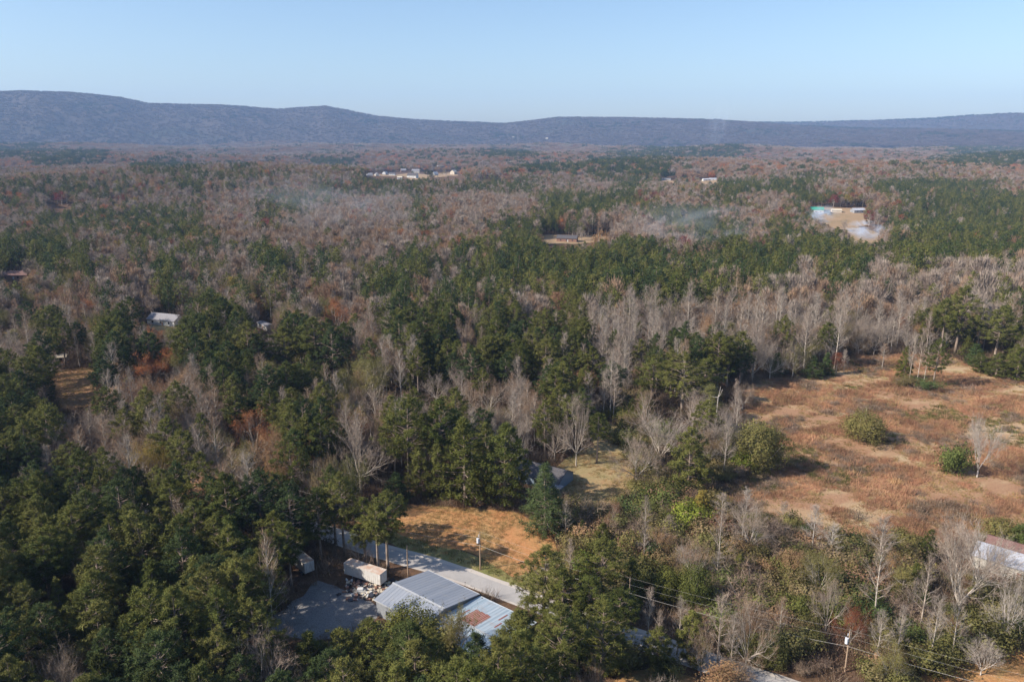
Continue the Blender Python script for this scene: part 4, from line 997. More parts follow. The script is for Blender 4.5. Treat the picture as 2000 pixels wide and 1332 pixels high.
 ('young_b', 380, 1090, None, 18, 52, 'pine_olive', 'bushy olive pine in the middle of the lower left stand'),
 ('pine_a', 330, 930, None, 21, 40, 'pine', 'round pine standing apart left of the short trailer'),
 ('pine_d', 316, 506, 568, None, 20, 'pine_dark', 'single dark pine towering over bare woods at the left'),
 ('pine_c', 63, 590, 668, None, 26, 'pine_dark', 'single dark pine above the bare ground at the left'),
 ('leafy_c', 104, 642, 700, None, 22, 'leaf_yellow', 'golden-leaved tree above the brown pasture'),
 ('pine_f', 622, 622, 745, None, 40, 'pine', 'tall pine, left of the highest dark group left of centre'),
 ('pine_c', 655, 640, 755, None, 38, 'pine_dark', 'dark pine at the right of the tall group left of centre'),
 ('pine_a', 560, 640, 745, None, 38, 'pine', 'broad pine at the left of the tall group'),
 ('leafy_b', 575, 578, 640, None, 20, 'leaf_yellow', 'yellow tree above the tall dark pine group'),
 ('leafy_d', 612, 570, 622, None, 18, 'leaf_rust', 'deep rust-red tree right of the yellow tree'),
 ('leafy_a', 660, 590, 650, None, 34, 'leaf_orange', 'pale orange tree right of the rust-red tree'),
 ('leafy_b', 330, 680, 745, None, 26, 'twig_brown', 'brown bare tree touching the orange-crowned tree'),
 ('pine_f', 1120, 565, 650, None, 22, 'pine_olive', 'slender olive pine near the centre of the woods'),
 ('leafy_a', 875, 458, 500, None, 22, 'leaf_red', 'dark red tree left of the ranch house'),
 ('pine_c', 835, 330, 347, None, 8, 'pine_dark', 'dark conifer between the houses of the distant estate'),
 ('young_a', 843, 334, 349, None, 6, 'pine_dark', 'small dark conifer right of the taller one in the distant estate'),
 ('young_b', 806, 334, 343, None, 4, 'pine_dark', 'tiny dark conifer at the centre of the distant estate'),
 ('leafy_b', 868, 330, 344, None, 7, 'leaf_mix', 'brown tree at the right of the distant estate'),
 ('oak_a', 1648, 428, 452, None, 10, None, 'bare tree standing in the farm clearing'),
 ('young_b', 1616, 438, 452, None, 4, 'pine_dark', 'thin dark sapling pine in the farm clearing'),
 ('oak_b', 1135, 440, 470, None, 18, None, 'spreading bare tree behind the dark-roofed ranch house'),
 ('leafy_c', 1355, 370, 384, None, 18, 'leaf_orange', 'bright orange tree in front of the distant farm buildings'),
 ('leafy_b', 1695, 362, 402, None, 18, 'leaf_rust', 'rust-red tree behind the grey farm barn'),
 ('leafy_e', 1215, 420, 445, None, 15, 'leaf_orange', 'small orange tree in the gap of the dark pines'),
]
kindname = {'pine': 'pine_tree', 'young': 'pine_tree', 'fir': 'fir_tree', 'cedar': 'cedar_tree', 'oak': 'bare_tree', 'vase': 'bare_tree', 'pole': 'bare_tree', 'leafy': 'autumn_tree', 'bush': 'shrub', 'mound': 'shrub'}
catname = {'pine_tree': 'pine tree', 'fir_tree': 'fir tree', 'cedar_tree': 'cedar tree', 'bare_tree': 'bare tree', 'autumn_tree': 'autumn tree', 'shrub': 'shrub'}
def place_tree(proto, x, y, z, h, rad, cm, label, group=None, rz=None):
    p = PROTO[proto]; fam = proto.split('_')[0]; kn = kindname[fam]
    o = empty(kn, (x, y, z), random.uniform(0, 6.28) if rz is None else rz)
    sz = h/p['h']; sx = (rad/p['r']) if rad else sz*random.uniform(.9, 1.12)
    o.scale = (sx, sx*random.uniform(.95, 1.05), sz)
    t = bpy.data.objects.new('trunk' if kn != 'shrub' else 'stems', p['trunk']); COL.objects.link(t); t.parent = o
    c = bpy.data.objects.new('crown' if kn != 'shrub' else 'foliage', p['crown']); COL.objects.link(c); c.parent = o
    if cm:
        c.material_slots[0].link = 'OBJECT'; c.material_slots[0].material = M[cm]
    tag(o, label, catname[kn], group); return o
occ = []   # x,y,r of hand-placed
for (pr, px, pt, pb, h, rp, cm, lb) in HAND:
    if pb is None: x, y, z = G(px, pt, h)[:2]+(0,); z = float(T(x, y))
    else:
        x, y, z = G(px, pb)
        if h is None:
            lo, hi = .5, 60
            for _ in range(30):
                m_ = (lo+hi)/2
                if proj(x, y, z+m_)[1] > pt: lo = m_
                else: hi = m_
            h = lo
    dep = proj(x, y, z+h*.6)[2]; rad = rp*dep/FPX if rp else None
    if cm == 'twig_white': tb = 'whitebark'
    o = place_tree(pr, x, y, z, h, rad, cm, lb, {'pine_tree': 'pines', 'fir_tree': None, 'cedar_tree': 'cedars', 'bare_tree': 'leafless trees', 'autumn_tree': 'autumn coloured trees', 'shrub': 'shrubs'}[kindname[pr.split('_')[0]]])
    if cm == 'twig_white':
        for ch in o.children:
            for s_ in ch.material_slots:
                if s_.material == M['palebark']: s_.link = 'OBJECT'; s_.material = M['whitebark']
    occ.append((x, y, (rad or h*.2)))
for (pr, px, pt, pb, h, rp, cm, lb) in HAND:      # the crowns that the photo shows free stay free
    if pb and rp and (rp >= 28 or px > 1700) and pt > 560 and pt < 1000:
        y1 = pt+(pb-pt)*.5; keep([(px-rp*.3, pt), (px+rp*.3, pt), (px+rp*.75, pt+(y1-pt)*.4), (px+rp*.75, y1), (px-rp*.75, y1), (px-rp*.75, pt+(y1-pt)*.4)], pb+2)
# dead snags
def snag(px, pt, pb, label, limbs):
    x, y, z = G(px, pb); lo, hi = .5, 60
    for _ in range(30):
        m_ = (lo+hi)/2
        if proj(x, y, m_)[1] > pt: lo = m_
        else: hi = m_
    h = lo; m = MB(); m.tube([(0, 0, -.3), (.1, 0, h*.5), (.25, 0, h*.8)], [.22, .17, .13], 7)
    for (dx, dz0, dz) in limbs: m.tube([(.2, 0, h*dz0), (.2+dx*.6, .1, h*(dz0+dz*.4)), (.2+dx, .2, h*(dz0+dz))], [.12, .09, .05], 5)
    o = m.build('dead_tree', M['whitebark']); o.location = (x, y, z); tag(o, label, 'dead tree', 'dead snags'); occ.append((x, y, 1.5))
    return o
snag(1065, 822, 862, 'white dead snag with forked limbs behind the cottage', [(1.6, .75, .2), (-1.2, .6, .25), (.9, .8, .22)])
snag(1396, 755, 850, 'tall dead trunk with broken white limbs left of the field', [(-2.2, .78, .02), (1.4, .78, .16), (.7, .78, .22)])
keep(rect(1385, 1410, 752, 790), 752)

# keep-in-view polygons for fields etc.
keep([(1450, 768), (1500, 746), (1640, 728), (1665, 704), (1860, 700), (2000, 745), (2000, 1035), (1850, 1030), (1600, 1000), (1470, 975), (1405, 955), (1520, 925), (1540, 850), (1450, 800)], 600)
keep([(122, 724), (186, 722), (186, 786), (125, 790)], 722)
keep([(1120, 885), (1200, 870), (1215, 900), (1190, 960), (1120, 960)], 870)
keep([(1840, 1310), (1990, 1270), (1990, 1332), (1840, 1332)], 1260)
keep([(1220, 1312), (1340, 1312), (1340, 1332), (1220, 1332)], 1300)
CLEAR = ['field', 'slope', 'verge', 'yard', 'track', 'pasture', 'lawn', 'clay', 'lot', 'farm', 'smoky', 'mid', 'estate', 'hamlet', 'lefthouse', 'leftyard']
def allowed(x, y, z, h, r, full=True, view=True):
    bx, by, dep = proj(x, y, z)
    ok = np.ones(x.shape, bool)
    for c in CLEAR: ok &= ~inpoly(bx, by, POLY[c])
    near = y < 260
    if near.any():
        rd = road_dist(x, y); ok &= ~((rd < 4.6) & (y < 300))
    for (fx, fy, fr) in FOOT: ok &= np.hypot(x-fx, y-fy) > fr+r*.5
    if full:
        for (fx, fy, fr) in occ: ok &= np.hypot(x-fx, y-fy) > (fr+r)*.62
    tx, ty, _ = proj(x, y, z+h); rp = r*FPX/dep
    for poly, base in (KEEP if view else ()):
        xs = [p[0] for p in poly]; ysn = [p[1] for p in poly]
        m = (by > base) & (bx > min(xs)-40) & (bx < max(xs)+40) & (ty < max(ysn))
        if not m.any(): continue
        hit = np.zeros(x.shape, bool)
        for f in (0, .12, .3, .5, .7):
            yy = ty+(by-ty)*f; w = rp*(.15 if f == 0 else .85)
            for s in (-1, 0, 1): hit |= inpoly(bx+s*w, yy, poly)
        ok &= ~(m & hit)
    return ok
def grid(y0, y1, sp, extra=0.0, xr=None):
    n = int((y1-y0)/sp); X = []; Y = []
    for i in range(n):
        y = y0+(i+.5)*sp; hw = .72*y+45+extra
        k = int(2*hw/sp); xs = -hw+(np.arange(k)+.5)*sp
        X.append(xs); Y.append(np.full(k, y))
    X = np.concatenate(X); Y = np.concatenate(Y)
    return X+rng.uniform(-.42, .42, X.shape)*sp, Y+rng.uniform(-.42, .42, X.shape)*sp

# ---------------------------------------------------------------- scattering of the woods
PINES = ['pine_a', 'pine_b', 'pine_c', 'pine_d', 'pine_e', 'pine_f']; YOUNG = ['young_a', 'young_b', 'young_c', 'young_d']
POLES = ['pole_f', 'pole_g', 'pole_h', 'pole_i']; OAKS = ['oak_a', 'oak_b', 'oak_c', 'vase_d', 'vase_e']
LEAFY = ['leafy_a', 'leafy_b', 'leafy_c', 'leafy_d', 'leafy_e', 'leafy_g']
MIX = {  # pine, young pine, bare pole, bare oak, leafy, nothing
 'Q': (.74, .18, .02, .02, .02, .02), 'P': (.58, .12, .07, .09, .11, .03), 'B': (.02, .01, .40, .42, .14, .01), 'R': (.05, .02, .12, .33, .46, .02),
 'O': (.06, .04, .12, .20, .55, .03), 'M': (.18, .05, .17, .30, .27, .03), 'S': (.02, .05, .05, .02, .05, .81), '.': (0, 0, 0, 0, 0, 1)}
def classify(x, y, z, h):
    px, py, dep = proj(x, y, z+h*.9)
    zc = zone(px+rng.normal(size=x.shape)*12, py+rng.normal(size=x.shape)*np.clip(900/dep*6, 1.5, 12))
    k = np.full(x.shape, 5); u = rng.uniform(size=x.shape)
    for c, pr in MIX.items():
        cum = np.cumsum(pr); m = zc == ord(c)
        k[m] = np.searchsorted(cum, u[m], side='right')
    return np.minimum(k, 5), zc
near = []   # (x,y,z,h,r,kind,zone)
for (y0, y1, sp) in [(62, 330, 5.8), (330, 620, 6.3)]:
    X, Y = grid(y0, y1, sp); Z = T(X, Y)
    h = rng.uniform(15, 24, X.shape)
    k, zc = classify(X, Y, Z, h)
    h = np.where(k == 0, rng.uniform(18, 26, X.shape), np.where(k == 1, rng.uniform(9, 16, X.shape), np.where(k == 2, rng.uniform(17, 25, X.shape), rng.uniform(13, 19, X.shape))))
    sm = (zc == ord('S')); h = np.where(sm, h*.62, h); bx_, by_, _ = proj(X, Y, Z+h)
    h = np.where((k == 2) & (bx_ > 1150) & (by_ > 500) & (by_ < 700), h*1.2, h); h = h*(1+.14*n2(X, Y, 60))
    lowleft = (Y < 190) & (X < -10); h = np.where(lowleft & (k == 0), h*.85, h)
    r = np.where(k == 0, h*.235, np.where(k == 1, h*.29, np.where(k == 2, h*.15, h*.40)))
    ok = (k < 5) & allowed(X, Y, Z, h, r)
    for a in zip(X[ok], Y[ok], Z[ok], h[ok], r[ok], k[ok], zc[ok]): near.append(a)
# ----- landmarks for the labels
LM = [('the metal workshop', 860, 1180), ('the long white trailer', 715, 1120), ('the gravel lot', 640, 1200), ('the short dull trailer', 585, 1100),
      ('the orange grass slope', 920, 1040), ('the grey-roofed cottage', 1065, 930), ('the round field bush', 1685, 830), ('the small field clump', 1800, 715),
      ('the white field tree', 1908, 880), ('the brown pasture', 153, 755), ('the white grey-roofed house', 325, 620), ('the white mobile home', 519, 635),
      ('the orange-brown tree', 500, 850), ('the broad leafless oak', 700, 880), ('the yellow-olive tree', 735, 750), ('the thin utility pole', 1228, 1170),
      ('the bottom right pole', 1652, 1270), ('the pale-roofed barn', 1975, 1090), ('the yellow-green cone tree', 1368, 985), ('the olive pine group', 1330, 740),
      ('the rust-red tree', 612, 595), ('the lone dark pine at left', 316, 535), ('the ranch house clearing', 1110, 470), ('the isolated conical pine', 108, 1190),
      ('the tall conical pine', 265, 1060), ('the slender central pine', 1120, 600), ('the tall olive pine', 1865, 610),
      ('the tall dark pine group', 620, 690), ('the huge bare tree', 1868, 1110), ('the two round pines', 1330, 1150), ('the inner field corner', 1440, 770)]
ORD = ['nearest', 'second nearest', 'third nearest', 'fourth nearest', 'fifth nearest', 'sixth nearest', 'seventh nearest', 'eighth nearest']
def pos_words(px, py):
    d = [(math.hypot(px-a, (py-b)*1.3), n, a, b) for n, a, b in LM]; d.sort(); dist, n, a, b = d[0]
    dx, dy = px-a, (py-b)*1.2
    v = 'above' if dy < 0 else 'below'; hh = 'left' if dx < 0 else 'right'
    if abs(dx) > 2.2*abs(dy): rel = hh+' of'
    elif abs(dy) > 2.2*abs(dx): rel = v
    else: rel = v+' '+hh+' of'
    return rel, n, dist
cmat = {0: ['pine', 'pine', 'pine_dark', 'pine_olive'], 1: ['pine_olive', 'pine'], 2: ['twig', 'twig', 'twig_brown'], 3: ['twig', 'twig', 'twig_brown'], 4: ['leaf_tan', 'leaf_mix', 'leaf_tan', 'leaf_yellow', 'leaf_olive', 'leaf_mix', 'leaf_tan', 'leaf_olive', 'leaf_orange']}
cword = {'pine': 'green', 'pine_dark': 'dark green', 'pine_olive': 'olive', 'twig': 'grey', 'twig_brown': 'brownish', 'leaf_tan': 'tan-leaved', 'leaf_mix': 'brown-leaved', 'leaf_orange': 'orange-leaved', 'leaf_yellow': 'yellow-leaved', 'leaf_olive': 'olive-leaved', 'leaf_rust': 'rust-leaved', 'bush': 'leafy', 'bush_brown': 'twiggy', 'cedar': 'green', 'leaf_bright': 'bright green'}
def proto_for(k, i):
    return {0: PINES, 1: YOUNG, 2: POLES, 3: OAKS, 4: LEAFY}[k][i % len({0: PINES, 1: YOUNG, 2: POLES, 3: OAKS, 4: LEAFY}[k])]
entries = []
for (x, y, z, h, r, k, zc) in near:
    k = int(k); px, py, dep = proj(x, y, z+h*.8); px = float(px); py = float(py)
    inside = -10 < px < 2010 and py < 1336
    cm = random.choice(cmat[k]); 
    if zc == ord('B') and k in (2, 3): cm = 'twig' if (px > 1100) else random.choice(['twig', 'twig_brown'])
    if k == 0 and y < 240: cm = random.choice(['pine_olive', 'pine', 'pine_olive', 'pine_dark'])  # near pines get more olive needles, a sunlit look put into their colour
    if cm == 'leaf_orange' and y < 300: cm = 'leaf_olive'
    if k == 4 and px > 1000 and py > 500: cm = random.choice(['leaf_tan', 'leaf_mix', 'leaf_olive'])
    entries.append(dict(x=x, y=y, z=z, h=h, r=r, k=k, cm=cm, px=px, py=py, size=h*r/dep**2*(1 if inside else 0), pr=proto_for(k, random.randrange(99))))
# shrubs: brush land
X, Y = grid(95, 300, 3.4); Z = T(X, Y); hs = 1.8+rng.beta(1.6, 2.6, X.shape)*6
px, py, dep = proj(X, Y, Z+hs*.6); zc = zone(px, py)
rs = hs*rng.uniform(.55, .95, X.shape)
okb = (zc == ord('S')) & allowed(X, Y, Z, hs, rs, False) & (rng.uniform(size=X.shape) < .93)
shr = []
for x, y, z, h, r, a, b, dd in zip(X[okb], Y[okb], Z[okb], hs[okb], rs[okb], px[okb], py[okb], dep[okb]):
    cm = random.choices(['bush', 'bush_brown', 'leaf_olive', 'cedar', 'leaf_bright', 'leaf_mix'], [.42, .27, .14, .08, .03, .06])[0]
    pr = random.choice(['bush_e', 'bush_f', 'bush_g'] if cm == 'bush_brown' else ['bush_a', 'bush_b', 'bush_c', 'bush_d'])
    inside = -10 < a < 2010 and b < 1336
    shr.append(dict(x=x, y=y, z=z, h=h, r=r, k=5, cm=cm, px=float(a), py=float(b), size=h*r/dd**2*(1 if inside else 0), pr=pr))
def pick(lst, n):
    lst = sorted(lst, key=lambda e: -e['size']); a = [e for e in lst[:n] if e['size'] > 0]; return a, lst[len(a):]
LIM = 300-24
ind = []; rest = []
for ks in ((0, 1), (2, 3), (4,)):
    a, b = pick([e for e in entries if e['k'] in ks], LIM); ind += a; rest += b
a, b = pick(shr, LIM); ind += a; rest += b
noun = {0: 'pine', 1: 'young pine', 2: 'slim bare tree', 3: 'spreading bare tree', 4: 'tree', 5: 'shrub'}
for e in ind:
    rel, n, dist = pos_words(e['px'], e['py']); hq = e['h']
    sz = ('tall' if hq > 21 else '') if e['k'] in (0,) else ('tall' if hq > 19 else 'short' if hq < 11 else '') if e['k'] in (2, 3) else ('large' if hq > 3.6 else 'low' if hq < 2.2 else '') if e['k'] == 5 else ('large' if hq > 14.5 else 'small' if hq < 9 else '')
    e['key'] = (' '.join((sz+' '+cword[e['cm']]+' '+noun[e['k']]).split()), rel, n); e['dist'] = dist
from collections import defaultdict
dk = defaultdict(list)
for e in ind: dk[e['key']].append(e)
groupname = {0: 'pines of the surrounding woods', 1: 'young pines of the surrounding woods', 2: 'slim bare trees of the woods', 3: 'spreading bare trees of the woods', 4: 'autumn coloured trees of the woods', 5: 'shrubs of the brush land'}
for key, lst in dk.items():
    lst.sort(key=lambda e: e['dist'])
    for i, e in enumerate(lst):
        if len(lst) == 1: lb = '%s %s %s' % key
        elif i < len(ORD): lb = '%s %s %s, %s' % (*key, ORD[i])
        else: lb = '%s %s %s, outer ones' % key
        e['label'] = lb
        e['group'] = groupname[e['k']] if not (len(lst) > len(ORD) and i >= len(ORD)) else 'outer %s trees %s %s' % key
for e in ind:
    place_tree(e['pr'], e['x'], e['y'], e['z'], e['h'], e['r'], e['cm'], e['label'], e['group'])

# ---------------------------------------------------------------- stuff: the woods beyond, one object per sort
def proto_collection(name, items):
    """items: list of (mesh, {slot: material}) -> unlinked collection of source objects"""
    c = bpy.data.collections.new(name)
    for i, (me, mats) in enumerate(items):
        o = bpy.data.objects.new('%s_%02d' % (name, i), me)
        for s, m in mats.items(): o.material_slots[s].link = 'OBJECT'; o.material_slots[s].material = m
        c.objects.link(o)
    return c
def scatter_stuff(name, coll, P, rot, scl, idx, label):
    me = bpy.data.meshes.new(name); me.vertices.add(len(P)); me.vertices.foreach_set('co', np.asarray(P, 'f').ravel())
    a = me.attributes.new('rot', 'FLOAT_VECTOR', 'POINT'); a.data.foreach_set('vector', np.stack([np.zeros(len(P)), np.zeros(len(P)), rot], -1).astype('f').ravel())
    a = me.attributes.new('scl', 'FLOAT_VECTOR', 'POINT'); a.data.foreach_set('vector', np.asarray(scl, 'f').ravel())
    a = me.attributes.new('idx', 'INT', 'POINT'); a.data.foreach_set('value', np.asarray(idx, 'i'))
    o = bpy.data.objects.new(name, me); COL.objects.link(o)
    ng = bpy.data.node_groups.new(name+'_nodes', 'GeometryNodeTree')
    ng.interface.new_socket('Geometry', in_out='INPUT', socket_type='NodeSocketGeometry')
    ng.interface.new_socket('Geometry', in_out='OUTPUT', socket_type='NodeSocketGeometry')
    n = ng.nodes; l = ng.links
    gi = n.new('NodeGroupInput'); go = n.new('NodeGroupOutput'); ip = n.new('GeometryNodeInstanceOnPoints'); ci = n.new('GeometryNodeCollectionInfo')
    ci.inputs['Collection'].default_value = coll; ci.inputs['Separate Children'].default_value = True; ci.inputs['Reset Children'].default_value = True
    def na(nm, ty):
        q = n.new('GeometryNodeInputNamedAttribute'); q.data_type = ty; q.inputs['Name'].default_value = nm; return q.outputs['Attribute']
    l.new(gi.outputs[0], ip.inputs['Points']); l.new(ci.outputs[0], ip.inputs['Instance']); ip.inputs['Pick Instance'].default_value = True
    l.new(na('idx', 'INT'), ip.inputs['Instance Index']); l.new(na('rot', 'FLOAT_VECTOR'), ip.inputs['Rotation']); l.new(na('scl', 'FLOAT_VECTOR'), ip.inputs['Scale'])
    l.new(ip.outputs[0], go.inputs[0])
    md = o.modifiers.new('scatter', 'NODES'); md.node_group = ng
    tag(o, label, None, None, 'stuff'); return o
def lod_mesh(name, P, trunk, tm, cm):
    return tri_mesh(name, P, trunk, [M[cm], M[tm]])
# near-rest protos reuse the detailed meshes, joined
def joined(proto, cm):
    p = PROTO[proto]; nm = proto+'_'+cm+'_joined'
    if nm in bpy.data.meshes: return bpy.data.meshes[nm]
    import bmesh
    bm = bmesh.new(); bm.from_mesh(p['crown'])
    nmat = len(p['crown'].materials); k = len(bm.faces); bm.from_mesh(p['trunk']); bm.faces.ensure_lookup_table()
    for f in bm.faces[k:]: f.material_index = nmat
    me = bpy.data.meshes.new(nm); bm.to_mesh(me); bm.free()
    for m in p['crown'].materials: me.materials.append(m)
    me.materials[0] = M[cm]
    me.materials.append(p['trunk'].materials[0]); return me
# far LOD shapes
FAR = {'pine': [], 'bare': [], 'leaf': []}
for i in range(5):
    tr, P = pine_shape(21, 5.2, [.34, .42, .3, .26, .12][i], 42, 4, 9, .85, .17, .75 if i < 4 else .5, 4, .16, seed=400+i)
    small = MB(); small.tube([(0, 0, -.5), (0, 0, 20)], [.28, .08], 4, False)
    FAR['pine'].append((P, small))
def dome(h, r, n, seed, leafy):
    """round-headed tree: short limbs and twigs (or leaves) gathered in lobes over a dome"""
    g = np.random.default_rng(seed); tr = MB(); C = []
    tr.tube([(0, 0, -.5), (0, 0, h*.35)], [h*.016, h*.012], 5, False); l1, l2 = g.uniform(0, 6, 2)
    for i in range(26):
        el = math.asin(g.uniform(.02, 1)); az = i*2.4+g.uniform(-.3, .3)
        k = 1+.13*math.sin(2*az+l1)+.10*math.sin(3*az+4*el+l2)
        c = np.array([math.cos(az)*math.cos(el)*r*k, math.sin(az)*math.cos(el)*r*k, h*.42+math.sin(el)*h*.54*k])
        tr.tube([(0, 0, h*(.15+.2*g.uniform())), tuple(c*.5+np.array([0, 0, h*.16])), tuple(c)], [.16, .09, .03], 3, False); C.append(c)
    C = np.array(C); out = []
    D = np.repeat(C, n, 0); D = D+g.normal(size=D.shape)*[r*.2, r*.2, h*.055]
    d = unit(D-np.array([0, 0, h*.3])+g.normal(size=D.shape)*.9); L = (g.uniform(.8, 2.0, (len(D), 1)))
    s_ = unit(np.cross(d, g.normal(size=D.shape)))*.10
    out.append(np.stack([D-d*L-s_, D-d*L+s_, D+d*L*.2], 1))
    if leafy: out.append(flakes(D[::2]*.98, .3, 1, .62))
    return np.concatenate(out), tr
for i in range(6):
    if i < 2:
        h = [18, 20][i]; tr, tw, en = decid_shape(h, 'pole', 420+i, twn=4, twl=1.5)
        w = (tw[:, 1]-tw[:, 0]); tw[:, 0] -= w*.9; tw[:, 1] += w*.9
        sel = rng.permutation(len(tw))[:1500]; FAR['bare'].append((tw[sel], tr[0]))
    else: FAR['bare'].append(dome([16, 18, 14, 17][i-2], [4.6, 5.4, 5.0, 4.2][i-2], 60, 430+i, False))
    if i < 5: FAR['leaf'].append(dome([15, 17, 14, 16, 13][i], [4.8, 5.5, 5.2, 4.4, 4.8][i], 34, 440+i, True))
def clump(kind, n, rad, keepf, grow_, seed):
    g = np.random.default_rng(seed); out = []
    for i in range(n):
        P, _ = FAR[kind][g.integers(len(FAR[kind]))]
        sel = g.permutation(len(P))[:int(len(P)*keepf)]; Q = P[sel].copy(); c = Q.mean(1, keepdims=True); Q = c+(Q-c)*grow_
        a = g.uniform(0, 6.28); s = g.uniform(.75, 1.15); co, si = math.cos(a), math.sin(a)
        Q = np.stack([Q[..., 0]*co-Q[..., 1]*si, Q[..., 0]*si+Q[..., 1]*co, Q[..., 2]], -1)*s
        t = 2*math.pi*i/n+g.uniform(-.3, .3); rr = rad*math.sqrt(g.uniform(.05, 1)); Q += np.array([rr*math.cos(t), rr*math.sin(t), 0]); out.append(Q)
    return np.concatenate(out)
def inst_set(kind, mats):
    items = []
    for i, (P, tr) in enumerate(FAR[kind]):
        for cm in mats: items.append((tri_mesh('far_%s_%d_%s' % (kind, i, cm), P, tr, [M[cm], M['bark' if kind == 'pine' else 'palebark']]), {}))
    return items
pine_items = inst_set('pine', ['pine', 'pine_olive', 'pine_dark'])
bare_items = inst_set('bare', ['twig', 'twig', 'twig_brown'])
leaf_items = inst_set('leaf', ['leaf_tan', 'leaf_mix', 'leaf_olive'])
rare_leaf = [(tri_mesh('far_leaf_x_%s' % cm, FAR['leaf'][1][0], FAR['leaf'][1][1], [M[cm], M['palebark']]), {}) for cm in ('leaf_yellow', 'leaf_rust', 'leaf_red', 'leaf_orange')]
leaf_items += rare_leaf
def clump_items(kind, mats, n, rad, kf, gr, cnt, sd):
    return [(tri_mesh('clump_%s_%s_%d_%d' % (kind, cm, i, n), clump(kind, n, rad, kf, gr, sd+i), None, [M[cm]]), {}) for cm in mats for i in range(cnt)]
mid_cl = {k: clump_items(k, m, 6, 9, .30, 1.8, 3, 500) for k, m in (('pine', ['pine', 'pine_dark']), ('bare', ['twig', 'twig_brown']), ('leaf', ['leaf_tan', 'leaf_mix', 'leaf_orange']))}
far_cl = {k: clump_items(k, m, 14, 24, .10, 3.2, 2, 600) for k, m in (('pine', ['pine', 'pine_dark']), ('bare', ['twig', 'twig_brown']), ('leaf', ['leaf_mix', 'leaf_tan']))}
banks = {'pine': pine_items+mid_cl['pine']+far_cl['pine'], 'bare': bare_items+mid_cl['bare']+far_cl['bare'], 'leaf': leaf_items+mid_cl['leaf']+far_cl['leaf']}
off = {k: (len(v)-len(mid_cl[k])-len(far_cl[k]), len(v)-len(far_cl[k]), len(v)) for k, v in banks.items()}
acc = {k: [] for k in banks}
fam_of = {0: 'pine', 1: 'pine', 2: 'bare', 3: 'bare', 4: 'leaf'}
# nearer rest -> detailed joined meshes appended to the banks
jidx = {}
shr_items = []; shr_acc = []; sidx = {}
for e in rest:
    if e['k'] == 5:
        key = (e['pr'], e['cm'])
        if key not in sidx: sidx[key] = len(shr_items); shr_items.append((joined(*key), {}))
        p = PROTO[e['pr']]; shr_acc.append((e['x'], e['y'], e['z'], e['r']/p['r'], e['h']/p['h'], sidx[key])); continue
    fam = fam_of[e['k']]
    if e['y'] < 380:
        key = (e['pr'], e['cm'])
        if key not in jidx: jidx[key] = len(banks[fam]); banks[fam].append((joined(*key), {}))
        p = PROTO[e['pr']]; acc[fam].append((e['x'], e['y'], e['z'], e['r']/p['r'], e['h']/p['h'], jidx[key]))
    else:
        i = rng.integers(off[fam][0]-(0 if fam != 'leaf' else 4))
        acc[fam].append((e['x'], e['y'], e['z'], e['h']/21*random.uniform(.9, 1.1), e['h']/21, i))
for (y0, y1, sp, mode) in [(620, 1000, 6.6, 0), (1000, 1900, 8.0, 0), (1900, 4200, 19, 1), (4200, 7300, 42, 2)]:
    X, Y = grid(y0, y1, sp, 150); Z = T(X, Y)
    k, zc = classify(X, Y, Z, np.full(X.shape, 17.0))
    h = rng.uniform(.72, 1.12, X.shape)*np.where(k == 1, .7, 1)*(1+.15*n2(X, Y, 90))
    if mode == 0: h = np.where(k >= 2, h*1.08, h*.95)
    r = np.where(k < 2, 4.0, 5.0) if mode == 0 else np.full(X.shape, 10.0 if mode == 1 else 20.0)
    ok = (k < 5) & allowed(X, Y, Z, 20*h, r, mode == 0)
    for x, y, z, hh, kk in zip(X[ok], Y[ok], Z[ok], h[ok], k[ok]):
        fam = fam_of[int(kk)]; a, b, c = off[fam]
        if mode == 0:
            i = rng.integers(a-(4 if fam == 'leaf' else 0)) if not (fam == 'leaf' and rng.uniform() < .14) else a-1-rng.integers(4)
        elif mode == 1: i = a+rng.integers(b-a)
        else: i = b+rng.integers(c-b)
        acc[fam].append((x, y, z, hh*rng.uniform(.9, 1.15), hh, i))
# woods on the mountain faces
m_acc = []
for prof, R0, R1, pxs, sp in ((SKY_L, 7000, 8800, (-400, 2400), 21), (SKY_R, 9900, 11400, (1350, 2400), 30)):
    n = int(((R1-R0)/sp)*(R0*math.radians(60)/sp)*(1 if R0 < 9000 else .5))
    d = rng.uniform(R0-200, R1+60, n); pxx = rng.uniform(*pxs, n); a_ = np.arctan((pxx-1000)/FPX/cP)
    X = d*np.sin(a_); Y = d*np.cos(a_); Z = ridge_z(X, Y, prof, R0, R1)
    nz = n2(X, Y, 330)+rng.normal(size=n)*.35
    ledge = (np.abs((d-R0)/(R1-R0)-.93) < .08) & (pxx > 1450)
    for x, y, z, q, lg in zip(X, Y, Z, nz, ledge):
        m_acc.append((x, y, z-7, rng.uniform(1.1, 1.6), rng.uniform(.72, .92), (3 if (q > .95 or (lg and q > -.2)) else 0)+rng.integers(3)))
A_ = np.array(m_acc)
m_items = clump_items('bare', ['ridge_tree'], 6, 9, .30, 1.8, 3, 700)+clump_items('pine', ['ridge_pine'], 6, 9, .30, 1.8, 3, 720)
scatter_stuff('mountain_woods', proto_collection('src_mountain', m_items), A_[:, :3], rng.uniform(0, 6.28, len(A_)), A_[:, [3, 3, 4]], A_[:, 5].astype(int), 'bluish brown woods covering the long mountain')
lab = {'pine': 'dense mass of evergreen pines covering the distant valley and ridges', 'bare': 'mass of grey leafless trees filling the woods into the distance', 'leaf': 'mass of tan and rust autumn trees filling the woods into the distance'}
nmz = {'pine': 'distant_pines', 'bare': 'distant_bare_woods', 'leaf': 'distant_autumn_woods'}
